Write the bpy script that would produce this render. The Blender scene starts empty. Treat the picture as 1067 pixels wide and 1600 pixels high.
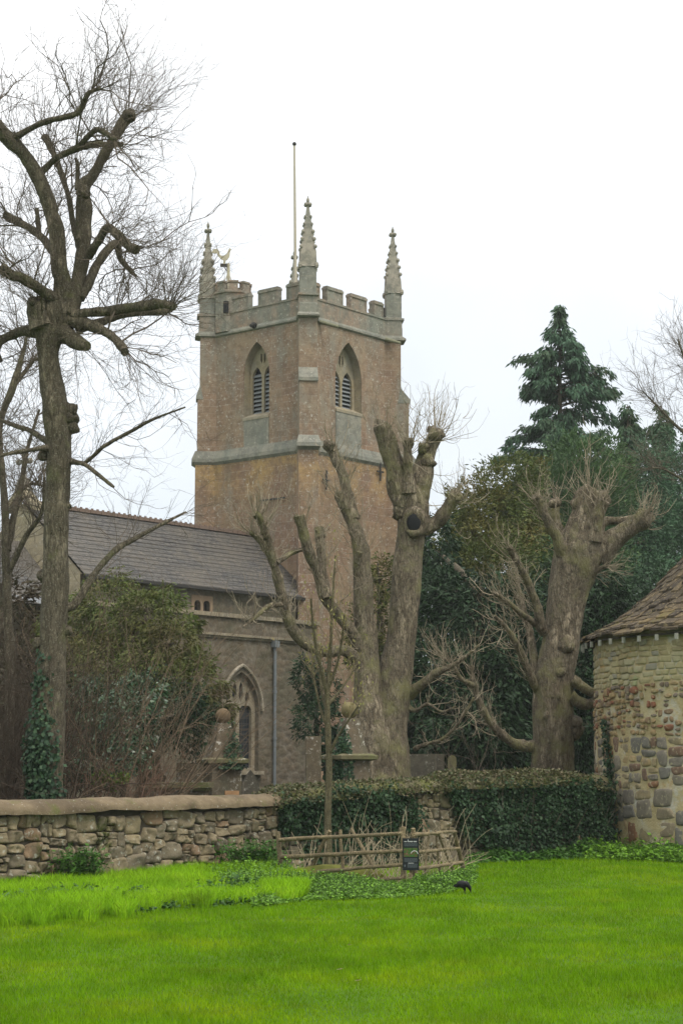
import bpy, math, random
import numpy as np
from mathutils import Vector
from mathutils.geometry import tessellate_polygon
PI = math.pi
rng = np.random.default_rng(7)
random.seed(7)
SC = bpy.context.scene
COL = SC.collection
# ------------------------------------------------------------------ camera geometry
F = 2900.0; CZ = 1.9; HZ = 1200.0
PITCH = math.atan((HZ - 800.0) / F)
CP, SP = math.cos(PITCH), math.sin(PITCH)
def ray(px, py):
    x = px - 533.5; u = 800.0 - py
    return np.array([x, F * CP - u * SP, F * SP + u * CP])
def P(px, py, d):
    "point at distance d (along the ground) seen at a place of the photograph"
    r = ray(px, py); return np.array([0, 0, CZ]) + r * (d / r[1])
def G(px, py, z=0.0):
    r = ray(px, py); return np.array([0, 0, CZ]) + r * ((z - CZ) / r[2])
def zat(py, d): return P(533.5, py, d)[2]
def onplane(px, py, o, n):
    r = ray(px, py); c = np.array([0, 0, CZ])
    return c + r * (np.dot(np.asarray(o) - c, n) / np.dot(r, n))
# ------------------------------------------------------------------ noise
def _h(ix, iy, iz, s):
    with np.errstate(over='ignore'):
        h = (ix.astype(np.int64) * 374761393 + iy.astype(np.int64) * 668265263 + iz.astype(np.int64) * 1274126177 + s * 974711) & 0xffffffff
        h = ((h ^ (h >> 13)) * 1274126177) & 0xffffffff
        h = (h ^ (h >> 16)) & 0xffff
    return h / 32767.5 - 1.0
def vnoise(p, s=0):
    p = np.asarray(p, float); i = np.floor(p); f = p - i; f = f * f * (3 - 2 * f)
    x, y, z = i[..., 0], i[..., 1], i[..., 2]; a, b, c = f[..., 0], f[..., 1], f[..., 2]
    r = 0
    for dx in (0, 1):
        for dy in (0, 1):
            for dz in (0, 1):
                r = r + _h(x + dx, y + dy, z + dz, s) * (a if dx else 1 - a) * (b if dy else 1 - b) * (c if dz else 1 - c)
    return r
def nrm(v): return v / np.maximum(np.linalg.norm(v, axis=-1, keepdims=True), 1e-9)
def rand_unit(n): return nrm(rng.normal(size=(n, 3)))
# ------------------------------------------------------------------ mesh builder
class MB:
    def __init__(s): s.v = []; s.f = []; s.n = 0
    def add(s, v, f):
        v = np.asarray(v, float).reshape(-1, 3); s.v.append(v)
        if isinstance(f, np.ndarray): s.f.append(f + s.n)
        else:
            by = {}
            for q in f: by.setdefault(len(q), []).append(q)
            for q in by.values(): s.f.append(np.asarray(q, int) + s.n)
        s.n += len(v); return s
    def box(s, c, size, ax=None, taper=1.0):
        "box centred at c; ax = 3 axis vectors"
        ax = np.eye(3) if ax is None else np.asarray(ax, float)
        v = []
        for z in (-.5, .5):
            k = taper if z > 0 else 1
            for x, y in ((-.5, -.5), (.5, -.5), (.5, .5), (-.5, .5)):
                v.append(np.asarray(c) + ax[0] * size[0] * x * k + ax[1] * size[1] * y * k + ax[2] * size[2] * z)
        return s.add(v, [(3, 2, 1, 0), (4, 5, 6, 7), (0, 1, 5, 4), (1, 2, 6, 5), (2, 3, 7, 6), (3, 0, 4, 7)])
    def loft(s, rings, cap0=True, cap1=True, skip=()):
        "rings: list of (n,3) arrays, counter clockwise from above"
        n = len(rings[0]); v = np.concatenate(rings); f = []
        for k in range(len(rings) - 1):
            for i in range(n):
                if i in skip: continue
                j = (i + 1) % n
                f.append((k * n + i, k * n + j, (k + 1) * n + j, (k + 1) * n + i))
        if cap0: f.append(tuple(range(n - 1, -1, -1)))
        if cap1: f.append(tuple((len(rings) - 1) * n + i for i in range(n)))
        return s.add(v, f)
    def poly(s, o, u, w, outer, holes=(), depth=0.0, reveal=0.0, back=False):
        "flat polygon with holes in the plane o + a*u + b*w; depth extrudes along -n"
        o, u, w = (np.asarray(q, float) for q in (o, u, w)); n = np.cross(u, w)
        loops = [outer] + list(holes)
        tri = tessellate_polygon([[Vector((a, b, 0)) for a, b in L] for L in loops])
        pts = np.array([q for L in loops for q in L], float)
        v = o + pts[:, :1] * u + pts[:, 1:] * w
        ff = []
        for t in tri:
            a, b, c = (pts[i] for i in t)
            ff.append(t if (b[0]-a[0])*(c[1]-a[1]) - (b[1]-a[1])*(c[0]-a[0]) > 0 else (t[0], t[2], t[1]))
        s.add(v, ff)
        if back: s.add(v - n * depth, [tuple(reversed(t)) for t in ff])
        k = 0
        for li, L in enumerate(loops):
            m = len(L); d = depth if li == 0 else (depth or reveal)
            if d > 0:
                a = v[k:k + m]; b = a - n * d
                area = sum(L[i][0] * L[(i + 1) % m][1] - L[(i + 1) % m][0] * L[i][1] for i in range(m))
                flip = (area > 0) != (li > 0)
                q = [(i, (i + 1) % m, m + (i + 1) % m, m + i) for i in range(m)]
                if flip: q = [tuple(reversed(t)) for t in q]
                s.add(np.concatenate([a, b]), q)
            k += m
        return s
    def tube(s, pts, r, sides=10, lump=0.0, cap=True, seed=0, freq=None):
        pts = np.asarray(pts, float); r = np.broadcast_to(np.asarray(r, float), (len(pts),)).copy(); K = len(pts)
        t = nrm(np.gradient(pts, axis=0))
        a = np.cross(t[0], [0.31, 0.9, 0.12]); a = a / np.linalg.norm(a); A = [a]
        for k in range(1, K):
            a = A[-1] - t[k] * np.dot(A[-1], t[k]); A.append(a / max(np.linalg.norm(a), 1e-9))
        A = np.array(A); B = np.cross(t, A)
        th = np.arange(sides) * 2 * PI / sides
        off = A[:, None] * np.cos(th)[None, :, None] + B[:, None] * np.sin(th)[None, :, None]
        rr = r[:, None] * np.ones(sides)
        if lump:
            fq = freq or 0.6 / max(r.max(), 1e-3)
            q = pts[:, None] + off * r[:, None, None]
            rr = rr * (1 + lump * vnoise(q * fq, seed) + .5 * lump * vnoise(q * fq * 2.3, seed + 5) + (.38 * lump * vnoise(q * [7.5, 7.5, 2.2], seed + 9) + .22 * lump * vnoise(q * [16, 16, 5], seed + 11) if sides > 20 else 0))
        v = pts[:, None] + off * rr[..., None]
        i = np.arange(sides); j = (i + 1) % sides
        k = np.arange(K - 1)[:, None] * sides
        f = np.stack([k + i, k + j, k + sides + j, k + sides + i], -1).reshape(-1, 4)
        s.add(v, f)
        if cap:
            for e, sg in ((0, -1), (K - 1, 1)):
                c = pts[e] + t[e] * r[e] * .15 * sg
                vv = np.concatenate([v[e], [c]])
                s.add(vv, [((a, b, sides) if sg > 0 else (b, a, sides)) for a, b in zip(i, j)])
        return s
    def hairs(s, pts, r, sides=3):
        "pts (T,K,3), r (T,K): many thin tubes at once"
        T, K, _ = pts.shape
        if T == 0: return s
        t = nrm(np.gradient(pts, axis=1)); ref = rand_unit(T)[:, None, :]
        A = nrm(np.cross(t, ref)); B = np.cross(t, A)
        th = np.arange(sides) * 2 * PI / sides
        v = pts[:, :, None] + (A[:, :, None] * np.cos(th)[:, None] + B[:, :, None] * np.sin(th)[:, None]) * r[:, :, None, None]
        i = np.arange(sides); j = (i + 1) % sides
        base = (np.arange(T)[:, None, None] * K + np.arange(K - 1)[None, :, None]) * sides
        f = np.stack([base + i, base + j, base + sides + j, base + sides + i], -1).reshape(-1, 4)
        return s.add(v, f)
    def leaves(s, c, ax, L, W, side=None, fold=0.0):
        "diamond leaves: c base points, ax direction, L length, W width"
        n = len(c); ax = nrm(ax); L = np.broadcast_to(L, (n,))[:, None]; W = np.broadcast_to(W, (n,))[:, None]
        sd = nrm(np.cross(ax, rand_unit(n) if side is None else side))
        up = np.cross(sd, ax)
        v = np.stack([c, c + ax * L * .45 + sd * W * .5 + up * fold * W, c + ax * L, c + ax * L * .45 - sd * W * .5 + up * fold * W], 1)
        return s.add(v, np.arange(n * 4).reshape(n, 4))
    def sphere(s, c, r, n=14, m=9, lump=0.0, seed=0):
        r = np.broadcast_to(r, (3,)); rows = []
        for a in np.linspace(-PI / 2, PI / 2, m):
            th = np.arange(n) * 2 * PI / n
            rows.append(np.stack([np.cos(a) * np.cos(th), np.cos(a) * np.sin(th), np.full(n, math.sin(a))], -1))
        rows = np.array(rows)
        k = 1 + lump * vnoise(rows * 1.7 + np.asarray(c), seed)
        v = np.asarray(c) + rows * r * k[..., None]
        i = np.arange(n); j = (i + 1) % n; b = np.arange(m - 1)[:, None] * n
        return s.add(v, np.stack([b + i, b + j, b + n + j, b + n + i], -1).reshape(-1, 4))
    def build(s, name, mat, origin=(0, 0, 0), smooth=False, uv=False):
        me = bpy.data.meshes.new(name); origin = np.asarray(origin, float)
        v = np.concatenate(s.v) - origin
        me.vertices.add(len(v)); me.vertices.foreach_set('co', v.ravel().astype(np.float32))
        tot = [len(q) * q.shape[1] for q in s.f]
        me.loops.add(sum(tot)); me.loops.foreach_set('vertex_index', np.concatenate([q.ravel() for q in s.f]).astype(np.int32))
        sz = np.concatenate([np.full(len(q), q.shape[1]) for q in s.f]); st = np.concatenate([[0], np.cumsum(sz)[:-1]])
        me.polygons.add(len(sz)); me.polygons.foreach_set('loop_start', st.astype(np.int32))
        me.polygons.foreach_set('loop_total', sz.astype(np.int32))
        me.polygons.foreach_set('use_smooth', np.full(len(sz), bool(smooth)))
        me.update(calc_edges=True)
        if uv:
            L = me.uv_layers.new(name='UVMap'); n = np.empty(len(sz) * 3, np.float32)
            me.polygons.foreach_get('normal', n); n = n.reshape(-1, 3).astype(float)
            t = np.stack([-n[:, 1], n[:, 0], np.zeros(len(n))], -1); ln = np.linalg.norm(t, axis=1)
            flat = ln < .25; t[flat] = (1, 0, 0); t = nrm(t); b = np.cross(n, t); b[flat] = (0, 1, 0)
            vi = np.concatenate([q.ravel() for q in s.f]); pi = np.repeat(np.arange(len(sz)), sz)
            w = v[vi] + origin
            L.data.foreach_set('uv', np.stack([(w * t[pi]).sum(1), (w * b[pi]).sum(1)], -1).ravel().astype(np.float32))
        me.materials.append(mat)
        return me
def put(name, mesh, parent=None, loc=(0, 0, 0)):
    o = bpy.data.objects.new(name, mesh); COL.objects.link(o); o.location = loc
    if parent is not None: o.parent = parent
    return o
def thing(name, label, cat, loc, group=None, kind=None):
    o = bpy.data.objects.new(name, None); COL.objects.link(o); o.location = loc; o.empty_display_size = .3
    return tag(o, label, cat, group, kind)
def tag(o, label=None, cat=None, group=None, kind=None):
    if label: o['label'] = label
    if cat: o['category'] = cat
    if group: o['group'] = group
    if kind: o['kind'] = kind
    return o
def part(name, mb, mat, root, smooth=False, uv=False, parent=None, kind=None):
    "mesh in world coordinates, stored relative to its root thing"
    me = mb.build(name, mat, root.location, smooth, uv)
    o = put(name, me, parent or root)
    if kind: o['kind'] = kind
    return o
def single(name, mb, mat, label=None, cat=None, loc=(0, 0, 0), smooth=False, uv=False, group=None, kind=None):
    me = mb.build(name, mat, loc, smooth, uv)
    return tag(put(name, me, None, loc), label, cat, group, kind)
def spline(pts, k=5):
    "Catmull-Rom through rows of any width"
    p = np.asarray(pts, float); q = np.concatenate([[2 * p[0] - p[1]], p, [2 * p[-1] - p[-2]]]); out = []
    for i in range(len(p) - 1):
        a, b, c, d = q[i:i + 4]
        for t in np.arange(k) / k:
            out.append(.5 * (2 * b + (c - a) * t + (2 * a - 5 * b + 4 * c - d) * t * t + (3 * b - a - 3 * c + d) * t ** 3))
    out.append(p[-1]); return np.array(out)
# ------------------------------------------------------------------ twigs
def grow(base, d, length, K=6, wob=.25, up=0.0):
    T = len(base); p = base.copy(); d = nrm(d); P_ = [p]; D_ = [d]
    st = (np.broadcast_to(length, (T,)) / (K - 1))[:, None]
    for k in range(K - 1):
        p = p + d * st; d = nrm(d + wob * rng.normal(size=(T, 3)) + np.array([0, 0, up])); P_.append(p); D_.append(d)
    return np.stack(P_, 1), np.stack(D_, 1)
def offshoots(pts, dirs, n, length, K=4, spread=.7, wob=.2, up=.05, lo=1):
    T, Kp, _ = pts.shape; idx = rng.integers(lo, Kp, size=(T, n)); ti = np.repeat(np.arange(T), n)
    b = pts[ti, idx.ravel()]; d = dirs[ti, idx.ravel()]
    d = nrm(d + spread * rng.normal(size=d.shape))
    L = length * rng.uniform(.5, 1.3, len(b))
    return grow(b, d, L, K, wob, up)
def taper(T, K, r0, r1): return np.tile(np.linspace(r0, r1, K), (T, 1)) * rng.uniform(.7, 1.25, (T, 1))
# ------------------------------------------------------------------ materials
class NT:
    def __init__(s, name):
        s.m = bpy.data.materials.new(name); s.m.use_nodes = True; s.t = s.m.node_tree
        s.b = s.t.nodes['Principled BSDF']; s.out = s.t.nodes['Material Output']
        s.b.inputs['Roughness'].default_value = .9; s.b.inputs['Specular IOR Level'].default_value = .2
    def new(s, typ, **kw):
        n = s.t.nodes.new(typ)
        for k, v in kw.items():
            if k[0] == '_': setattr(n, k[1:], v)
            else: s.set(n.inputs[k.replace('__', ' ')], v)
        return n
    def set(s, i, v):
        if isinstance(v, bpy.types.NodeSocket): s.t.links.new(v, i)
        elif isinstance(v, tuple) and len(v) == 3 and i.type == 'RGBA': i.default_value = (*v, 1)
        else: i.default_value = v
    def co(s, w='Object', scale=(1, 1, 1)):
        c = s.new('ShaderNodeTexCoord').outputs[w]
        if scale == (1, 1, 1): return c
        return s.new('ShaderNodeMapping', Vector=c, Scale=scale).outputs[0]
    def noise(s, c, sc, det=4, rough=.55, dist=0.0):
        return s.new('ShaderNodeTexNoise', Vector=c, Scale=sc, Detail=det, Roughness=rough, Distortion=dist).outputs['Fac']
    def ramp(s, fac, stops, interp='LINEAR'):
        n = s.new('ShaderNodeValToRGB', Fac=fac); r = n.color_ramp; r.interpolation = interp
        while len(r.elements) < len(stops): r.elements.new(.5)
        for e, (p, c) in zip(r.elements, stops):
            e.position = p; e.color = (c, c, c, 1) if not isinstance(c, tuple) else (*c, 1)
        return n.outputs[0]
    def mix(s, fac, a, b, blend='MIX'):
        n = s.t.nodes.new('ShaderNodeMix'); n.data_type = 'RGBA'; n.blend_type = blend
        s.set(n.inputs[0], fac); s.set(n.inputs[6], a); s.set(n.inputs[7], b); return n.outputs[2]
    def math(s, op, a, b=0.5):
        n = s.t.nodes.new('ShaderNodeMath'); n.operation = op; s.set(n.inputs[0], a); s.set(n.inputs[1], b); return n.outputs[0]
    def island(s): return s.new('ShaderNodeNewGeometry').outputs['Random Per Island']
    def bump(s, h, st=.5, dist=.02):
        s.set(s.b.inputs['Normal'], s.new('ShaderNodeBump', Height=h, Strength=st, Distance=dist).outputs[0])
    def col(s, c): s.set(s.b.inputs['Base Color'], c); return s
def m_leaf(name, cols, big=1.0, trans=.25, rough=.55, clump=None, spec=.25):
    "cols: ramp of colours over leaf-to-leaf variation; clump: second colour by large noise"
    t = NT(name); c = t.ramp(t.island(), [(i / (len(cols) - 1), q) for i, q in enumerate(cols)])
    if clump: c = t.mix(t.ramp(t.noise(t.co(), big, 3), [(.42, 0.0), (.62, 1.0)]), c, clump)
    t.col(c); t.b.inputs['Roughness'].default_value = rough; t.b.inputs['Specular IOR Level'].default_value = spec
    tr = t.new('ShaderNodeBsdfTranslucent', Color=c); mx = t.new('ShaderNodeMixShader', Fac=trans)
    t.t.links.new(t.b.outputs[0], mx.inputs[1]); t.t.links.new(tr.outputs[0], mx.inputs[2]); t.t.links.new(mx.outputs[0], t.out.inputs[0])
    return t.m
def m_bark(name, c0, c1, moss=None, sc=1.0, amt=(.5, .7), bump=.6, vz=.25):
    t = NT(name); o = t.co(); st = t.co('Object', (1, 1, vz))
    n = t.noise(st, 7 * sc, 8, .72, .6); c = t.ramp(n, [(.38, tuple(.7 * x for x in c0)), (.5, c0), (.62, c1)])
    c = t.mix(t.ramp(t.noise(o, 1.1 * sc, 5, .6), [(.45, 0.0), (.56, .85)]), c, tuple(.42 * x for x in c1))
    ck = t.noise(st, 24 * sc, 5, .6, .4); c = t.mix(t.ramp(ck, [(.36, .75), (.47, 0.0)]), c, tuple(.3 * x for x in c0))
    vo = t.new('ShaderNodeTexVoronoi', Vector=t.co('Object', (1, 1, .4)), Scale=11 * sc, _feature='DISTANCE_TO_EDGE').outputs['Distance']; c = t.mix(t.ramp(vo, [(.0, .55), (.12, 0.0)]), c, tuple(.35 * x for x in c0))
    if moss: c = t.mix(t.ramp(t.noise(o, 2.2 * sc, 5, .6), [(amt[0], 0.0), (amt[1], .85)]), c, moss)
    sp = t.ramp(t.noise(o, 34 * sc, 3), [(.58, 0.0), (.66, .5)]); c = t.mix(sp, c, (.27, .26, .20))
    t.col(c); t.bump(t.math('ADD', n, t.math('MULTIPLY', ck, 1.2)), min(1, bump * 1.3), .08); return t.m
def m_plain(name, c, rough=.7, metal=0.0, var=.25, sc=6, bump=0.0):
    t = NT(name); n = t.noise(t.co(), sc, 5, .6)
    t.col(t.mix(n, tuple(x * (1 - var) for x in c), tuple(min(1, x * (1 + var)) for x in c)))
    t.b.inputs['Roughness'].default_value = rough; t.b.inputs['Metallic'].default_value = metal
    if bump: t.bump(n, bump, .02)
    return t.m
# ================================================================== camera, light, sky
cam = bpy.data.cameras.new('camera'); co = bpy.data.objects.new('camera', cam); COL.objects.link(co)
cam.sensor_fit = 'VERTICAL'; cam.sensor_height = 36; cam.sensor_width = 24; cam.lens = F / 1600 * 36
cam.clip_start = .1; cam.clip_end = 3000
co.location = (0, 0, CZ); co.rotation_euler = (PI / 2 + PITCH, 0, 0); SC.camera = co
SUN_EL, SUN_AZ = math.radians(56), math.radians(38)      # sun to the right of and behind the camera, veiled by cloud
su = bpy.data.lights.new('sun', 'SUN'); su.energy = 1.5; su.angle = math.radians(25); su.color = (1, .95, .87)
so = bpy.data.objects.new('sun', su); COL.objects.link(so)
sd = Vector((math.sin(SUN_AZ) * math.cos(SUN_EL), -math.cos(SUN_AZ) * math.cos(SUN_EL), math.sin(SUN_EL)))
so.rotation_euler = sd.to_track_quat('Z', 'Y').to_euler(); so.location = (20, -30, 40)
w = bpy.data.worlds.new('World'); SC.world = w; w.use_nodes = True; nt = w.node_tree
bg = nt.nodes['Background']; out = nt.nodes['World Output']
sky = nt.nodes.new('ShaderNodeTexSky'); sky.sky_type = 'NISHITA'; sky.sun_disc = False
sky.sun_elevation = SUN_EL; sky.sun_rotation = PI - SUN_AZ
nt.links.new(sky.outputs[0], bg.inputs[0]); bg.inputs[1].default_value = .1
b2 = nt.nodes.new('ShaderNodeBackground'); b2.inputs[1].default_value = 1.0
tc = nt.nodes.new('ShaderNodeTexCoord'); no = nt.nodes.new('ShaderNodeTexNoise'); no.inputs['Scale'].default_value = 2.2; no.inputs['Detail'].default_value = 5
nt.links.new(tc.outputs['Generated'], no.inputs['Vector'])
cr = nt.nodes.new('ShaderNodeValToRGB'); cr.color_ramp.elements[0].position = .0; cr.color_ramp.elements[1].position = 1.0
cr.color_ramp.elements[0].color = (.50, .54, .58, 1); cr.color_ramp.elements[1].color = (1.06, 1.05, 1.04, 1)
sz_ = nt.nodes.new('ShaderNodeSeparateXYZ'); nt.links.new(tc.outputs['Generated'], sz_.inputs[0])
def wm(op, a, b):
    n = nt.nodes.new('ShaderNodeMath'); n.operation = op
    for i, v in ((0, a), (1, b)):
        if isinstance(v, (int, float)): n.inputs[i].default_value = v
        else: nt.links.new(v, n.inputs[i])
    return n.outputs[0]
fac = wm('ADD', wm('MULTIPLY', sz_.outputs[2], 1.5), wm('MULTIPLY', wm('SUBTRACT', no.outputs['Fac'], .45), 1.3))
nt.links.new(fac, cr.inputs[0]); nt.links.new(cr.outputs[0], b2.inputs[0])
mx = nt.nodes.new('ShaderNodeMixShader'); mx.inputs[0].default_value = .9
nt.links.new(bg.outputs[0], mx.inputs[1]); nt.links.new(b2.outputs[0], mx.inputs[2]); nt.links.new(mx.outputs[0], out.inputs[0])
SC.view_settings.view_transform = 'Standard'; SC.view_settings.look = 'None'
SC.view_settings.exposure = 0.7; SC.view_settings.gamma = 1
SC.cycles.max_bounces = 6; SC.cycles.diffuse_bounces = 3; SC.cycles.transparent_max_bounces = 8; SC.cycles.volume_bounces = 0
SC.cycles.use_denoising = True
# ================================================================== ground
HAZE = .00036
def m_lawn():
    t = NT('lawn_earth'); o = t.co()
    n = t.noise(o, .55, 6, .6); c = t.ramp(n, [(.3, (.05, .12, .004)), (.5, (.08, .17, .005)), (.7, (.13, .19, .007))])
    t.col(t.mix(t.ramp(t.noise(o, 30, 4), [(.4, 0.0), (.7, .6)]), c, (.02, .055, .004))); t.bump(t.noise(o, 60, 3), .6, .03); return t.m
def m_blade(name, a, b, c, sc=.45):
    t = NT(name); o = t.co()
    n = t.noise(o, sc, 5, .62); k = t.ramp(n, [(.32, a), (.5, b), (.68, c)])
    n2 = t.noise(t.co('Object', (1, .35, 1)), 1.7, 4); k = t.mix(t.ramp(n2, [(.45, 0.0), (.66, .75)]), k, a)
    k = t.mix(t.ramp(t.noise(t.co('Object', (.6, 1.6, 1)), 1.1, 6, .7), [(.52, 0.0), (.68, .6)]), k, (.15, .19, .012))
    k = t.mix(t.ramp(t.island(), [(0, .45), (.5, 0.0), (1, .0)]), k, tuple(.5 * x for x in a))
    k = t.mix(t.ramp(t.island(), [(.93, .0), (.97, .5)]), k, (.22, .22, .06))
    t.col(k); t.b.inputs['Roughness'].default_value = .8; t.b.inputs['Specular IOR Level'].default_value = .05
    tr = t.new('ShaderNodeBsdfTranslucent', Color=k); mx = t.new('ShaderNodeMixShader', Fac=.3)
    t.t.links.new(t.b.outputs[0], mx.inputs[1]); t.t.links.new(tr.outputs[0], mx.inputs[2]); t.t.links.new(mx.outputs[0], t.out.inputs[0]); return t.m
LAWN = (.100, .220, .002), (.166, .330, .003), (.25, .37, .004)
mb = MB(); xs = np.concatenate([[-900, -200, -60], np.linspace(-30, 30, 61), [60, 200, 900]]); ys = np.concatenate([[-300, -30], np.linspace(0, 70, 71), [150, 400, 1500]])
gx, gy = np.meshgrid(xs, ys); gz = .015 * vnoise(np.stack([gx * .35, gy * .35, gx * 0], -1), 3) - .015
nx, ny = len(xs), len(ys); b = (np.arange(ny - 1)[:, None] * nx + np.arange(nx - 1))
mb.add(np.stack([gx, gy, gz], -1), np.stack([b, b + 1, b + nx + 1, b + nx], -1).reshape(-1, 4))
single('lawn', mb, m_lawn(), kind='structure', smooth=True)
def blades(n, xy, h, wd, lean=.4, seg=1):
    "triangular or two-piece grass blades standing at xy"
    mb = MB(); th = rng.uniform(0, 2 * PI, n); s = np.stack([np.cos(th), np.sin(th), 0 * th], -1) * (wd / 2)[:, None]
    ph = rng.uniform(0, 2 * PI, n); ln = (np.stack([np.cos(ph), np.sin(ph), 0 * ph], -1) * rng.uniform(.1, 1, (n, 1)) * lean) * h[:, None]
    p = np.concatenate([xy, np.full((n, 1), -.01)], 1); up = np.array([0, 0, 1.0]) * h[:, None]
    if seg == 1:
        v = np.stack([p - s, p + s, p + up + ln], 1); return mb.add(v, np.arange(3 * n).reshape(n, 3))
    m = p + up * .6 + ln * .3; v = np.stack([p - s, p + s, m + s * .8, m - s * .8, p + up * rng.uniform(.85, 1, (n, 1)) + ln], 1).reshape(-1, 3)
    k = np.arange(n)[:, None] * 5
    mb.add(v, np.concatenate([k, k + 1, k + 2, k + 3], 1)); mb.f.append(np.concatenate([k + 3, k + 2, k + 4], 1) + mb.n - 5 * n); return mb
n = 430000; u = rng.uniform(0, 1, n); dd = 11.5 * (44 / 11.5) ** u
xx = rng.uniform(-.285, .285, n) * dd; h = rng.uniform(.025, .055, n) * (.8 + dd / 60); h *= 1 + .5 * vnoise(np.stack([xx * .8, dd * .8, 0 * xx], -1), 9)
mb = blades(n, np.stack([xx, dd], -1), h, .0055 * (dd / 12) ** .9 + .002, .9)
single('mown_grass', mb, m_blade('mown_grass', *LAWN), kind='stuff', label='short mown bright green grass of the lawn', cat='grass')
# ================================================================== boundary wall, following its foot across the picture
WB = [(-420, 26.8), (-200, 28.3), (0, 30.0), (220, 32.6), (440, 35.4), (700, 38.2), (860, 40.4), (948, 42.0)]
WT = [(-420, 1258), (0, 1250), (250, 1244.5), (425, 1241), (500, 1228), (560, 1221), (720, 1216), (1000, 1211)]
wx = np.linspace(-420, 948, 120); wd_ = np.interp(wx, *zip(*WB)); wt_ = np.interp(wx, *zip(*WT))
WL = np.array([[P(a, 1250, b)[0], b] for a, b in zip(wx, wd_)]); WZ = np.array([zat(c, b) for b, c in zip(wd_, wt_)])
WS = np.concatenate([[0], np.cumsum(np.linalg.norm(np.diff(WL, axis=0), axis=1))])
def wall_at(s):
    s = np.asarray(s, float); x = np.interp(s, WS, WL[:, 0]); y = np.interp(s, WS, WL[:, 1]); z = np.interp(s, WS, WZ)
    dx = np.interp(s + .2, WS, WL[:, 0]) - np.interp(s - .2, WS, WL[:, 0]); dy = np.interp(s + .2, WS, WL[:, 1]) - np.interp(s - .2, WS, WL[:, 1])
    t = nrm(np.stack([dx, dy, 0 * dx], -1)); n = np.stack([t[..., 1], -t[..., 0], 0 * dx], -1)   # n faces the camera side
    return np.stack([x, y, z], -1), t, n
def s_of(px): return float(np.interp(px, wx, WS))
def stones(rects, to3d, depth, seed=0, n=7, rnd=.35, rough=.35):
    "rects (R,4)=s0,s1,z0,z1 ; each becomes a bulging irregular stone; to3d(s,z,h)"
    mb = MB(); R = np.asarray(rects, float); q = np.sin(np.linspace(-PI / 2, PI / 2, n)); U, V = np.meshgrid(q, q)
    k = len(R); r = rnd * rng.uniform(.4, 1.3, (k, 1, 1)); 
    jit = rng.uniform(-.27, .27, (k, 8, 1, 1))
    uu = U * (1 - r * .5 * V ** 2); vv = V * (1 - r * .5 * U ** 2)
    uu = uu + (jit[:, 0] * uu * vv + jit[:, 1] * vv * .8 + jit[:, 4] * .6 * (1 - U ** 2) * V) * .8
    vv = vv + (jit[:, 2] * uu * vv + jit[:, 3] * uu * .8 + jit[:, 5] * .6 * (1 - V ** 2) * U) * .8
    cs, cz = (R[:, 0] + R[:, 1]) / 2, (R[:, 2] + R[:, 3]) / 2; hs, hz = (R[:, 1] - R[:, 0]) / 2, (R[:, 3] - R[:, 2]) / 2
    S = cs[:, None, None] + hs[:, None, None] * uu; Z = cz[:, None, None] + hz[:, None, None] * vv
    prof = np.sqrt(np.clip((1 - np.abs(U) ** 11) * (1 - np.abs(V) ** 11), 0, 1))
    dp = np.broadcast_to(np.asarray(depth, float), (k,)) * rng.uniform(.6, 1.25, k)
    nz = vnoise(np.stack([S * 5, Z * 5, cs[:, None, None] * 3 + 0 * S], -1), seed) + .6 * vnoise(np.stack([S * 13, Z * 13, cs[:, None, None] * 3 + 0 * S], -1), seed + 1) + .4 * vnoise(np.stack([S * 31, Z * 31, 0 * S], -1), seed + 2)
    tilt = rng.uniform(-.3, .3, (k, 1, 1)) * U + rng.uniform(-.3, .3, (k, 1, 1)) * V
    H = dp[:, None, None] * prof * (1 + rough * nz + .9 * tilt) - .03 * (1 - prof)
    v = to3d(S, Z, H).reshape(-1, 3); b = (np.arange(n - 1)[:, None] * n + np.arange(n - 1)).ravel()
    f = np.stack([b, b + 1, b + n + 1, b + n], -1)
    return mb.add(v, (f[None] + (np.arange(k) * n * n)[:, None, None]).reshape(-1, 4))
def rubble(s0, s1, z0, z1, hmin, hmax, amin, amax, seg=2.0, gap=.018, rows=False):
    "stone rectangles: rough courses (rows) or an irregular patchwork split at random"
    out = []
    def split(a, b, c, d):
        w, h = b - a, d - c
        if w <= amax and h <= hmax and (random.random() < .55 or w * h < 1.6 * amin * hmin or (w < 1.7 * amin and h < 1.7 * hmin)): out.append((a, b, c, d)); return
        if (w / 1.35 > h or h < 1.5 * hmin) and w > 1.5 * amin: m = a + w * random.uniform(.34, .66); split(a, m, c, d); split(m, b, c, d)
        elif h > 1.5 * hmin: m = c + h * random.uniform(.34, .66); split(a, b, c, m); split(a, b, m, d)
        else: out.append((a, b, c, d))
    s = s0
    while s < s1 - .05:
        e = min(s + seg * random.uniform(.6, 1.4), s1)
        if s1 - e < .3: e = s1
        if rows:
            z = z0
            while z < z1 - .03:
                h = min(random.uniform(hmin, hmax), z1 - z); h = z1 - z if z1 - z - h < hmin * .6 else h
                x = s + random.uniform(-.1, .1)
                while x < e - .05:
                    a = random.uniform(amin, amax); out.append((x, min(x + a, e + random.uniform(-.08, .08)), z, z + h)); x += a
                z += h
        else: split(s, e, z0, z1)
        s = e
    R = np.array(out); wv = lambda a, b, k: .07 * vnoise(np.stack([a * 1.3, b * 1.3, 0 * a], -1), k)
    m = (R[:, 0] + R[:, 1]) / 2, (R[:, 2] + R[:, 3]) / 2; dz = wv(m[0], m[1], 4); ds = wv(m[0], m[1], 6)
    R[:, 0] += gap / 2 + ds; R[:, 1] -= gap / 2 - ds; R[:, 2] += gap / 2 + dz; R[:, 3] -= gap / 2 - dz
    return R[(R[:, 1] - R[:, 0] > .04) & (R[:, 3] - R[:, 2] > .03)]
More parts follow.
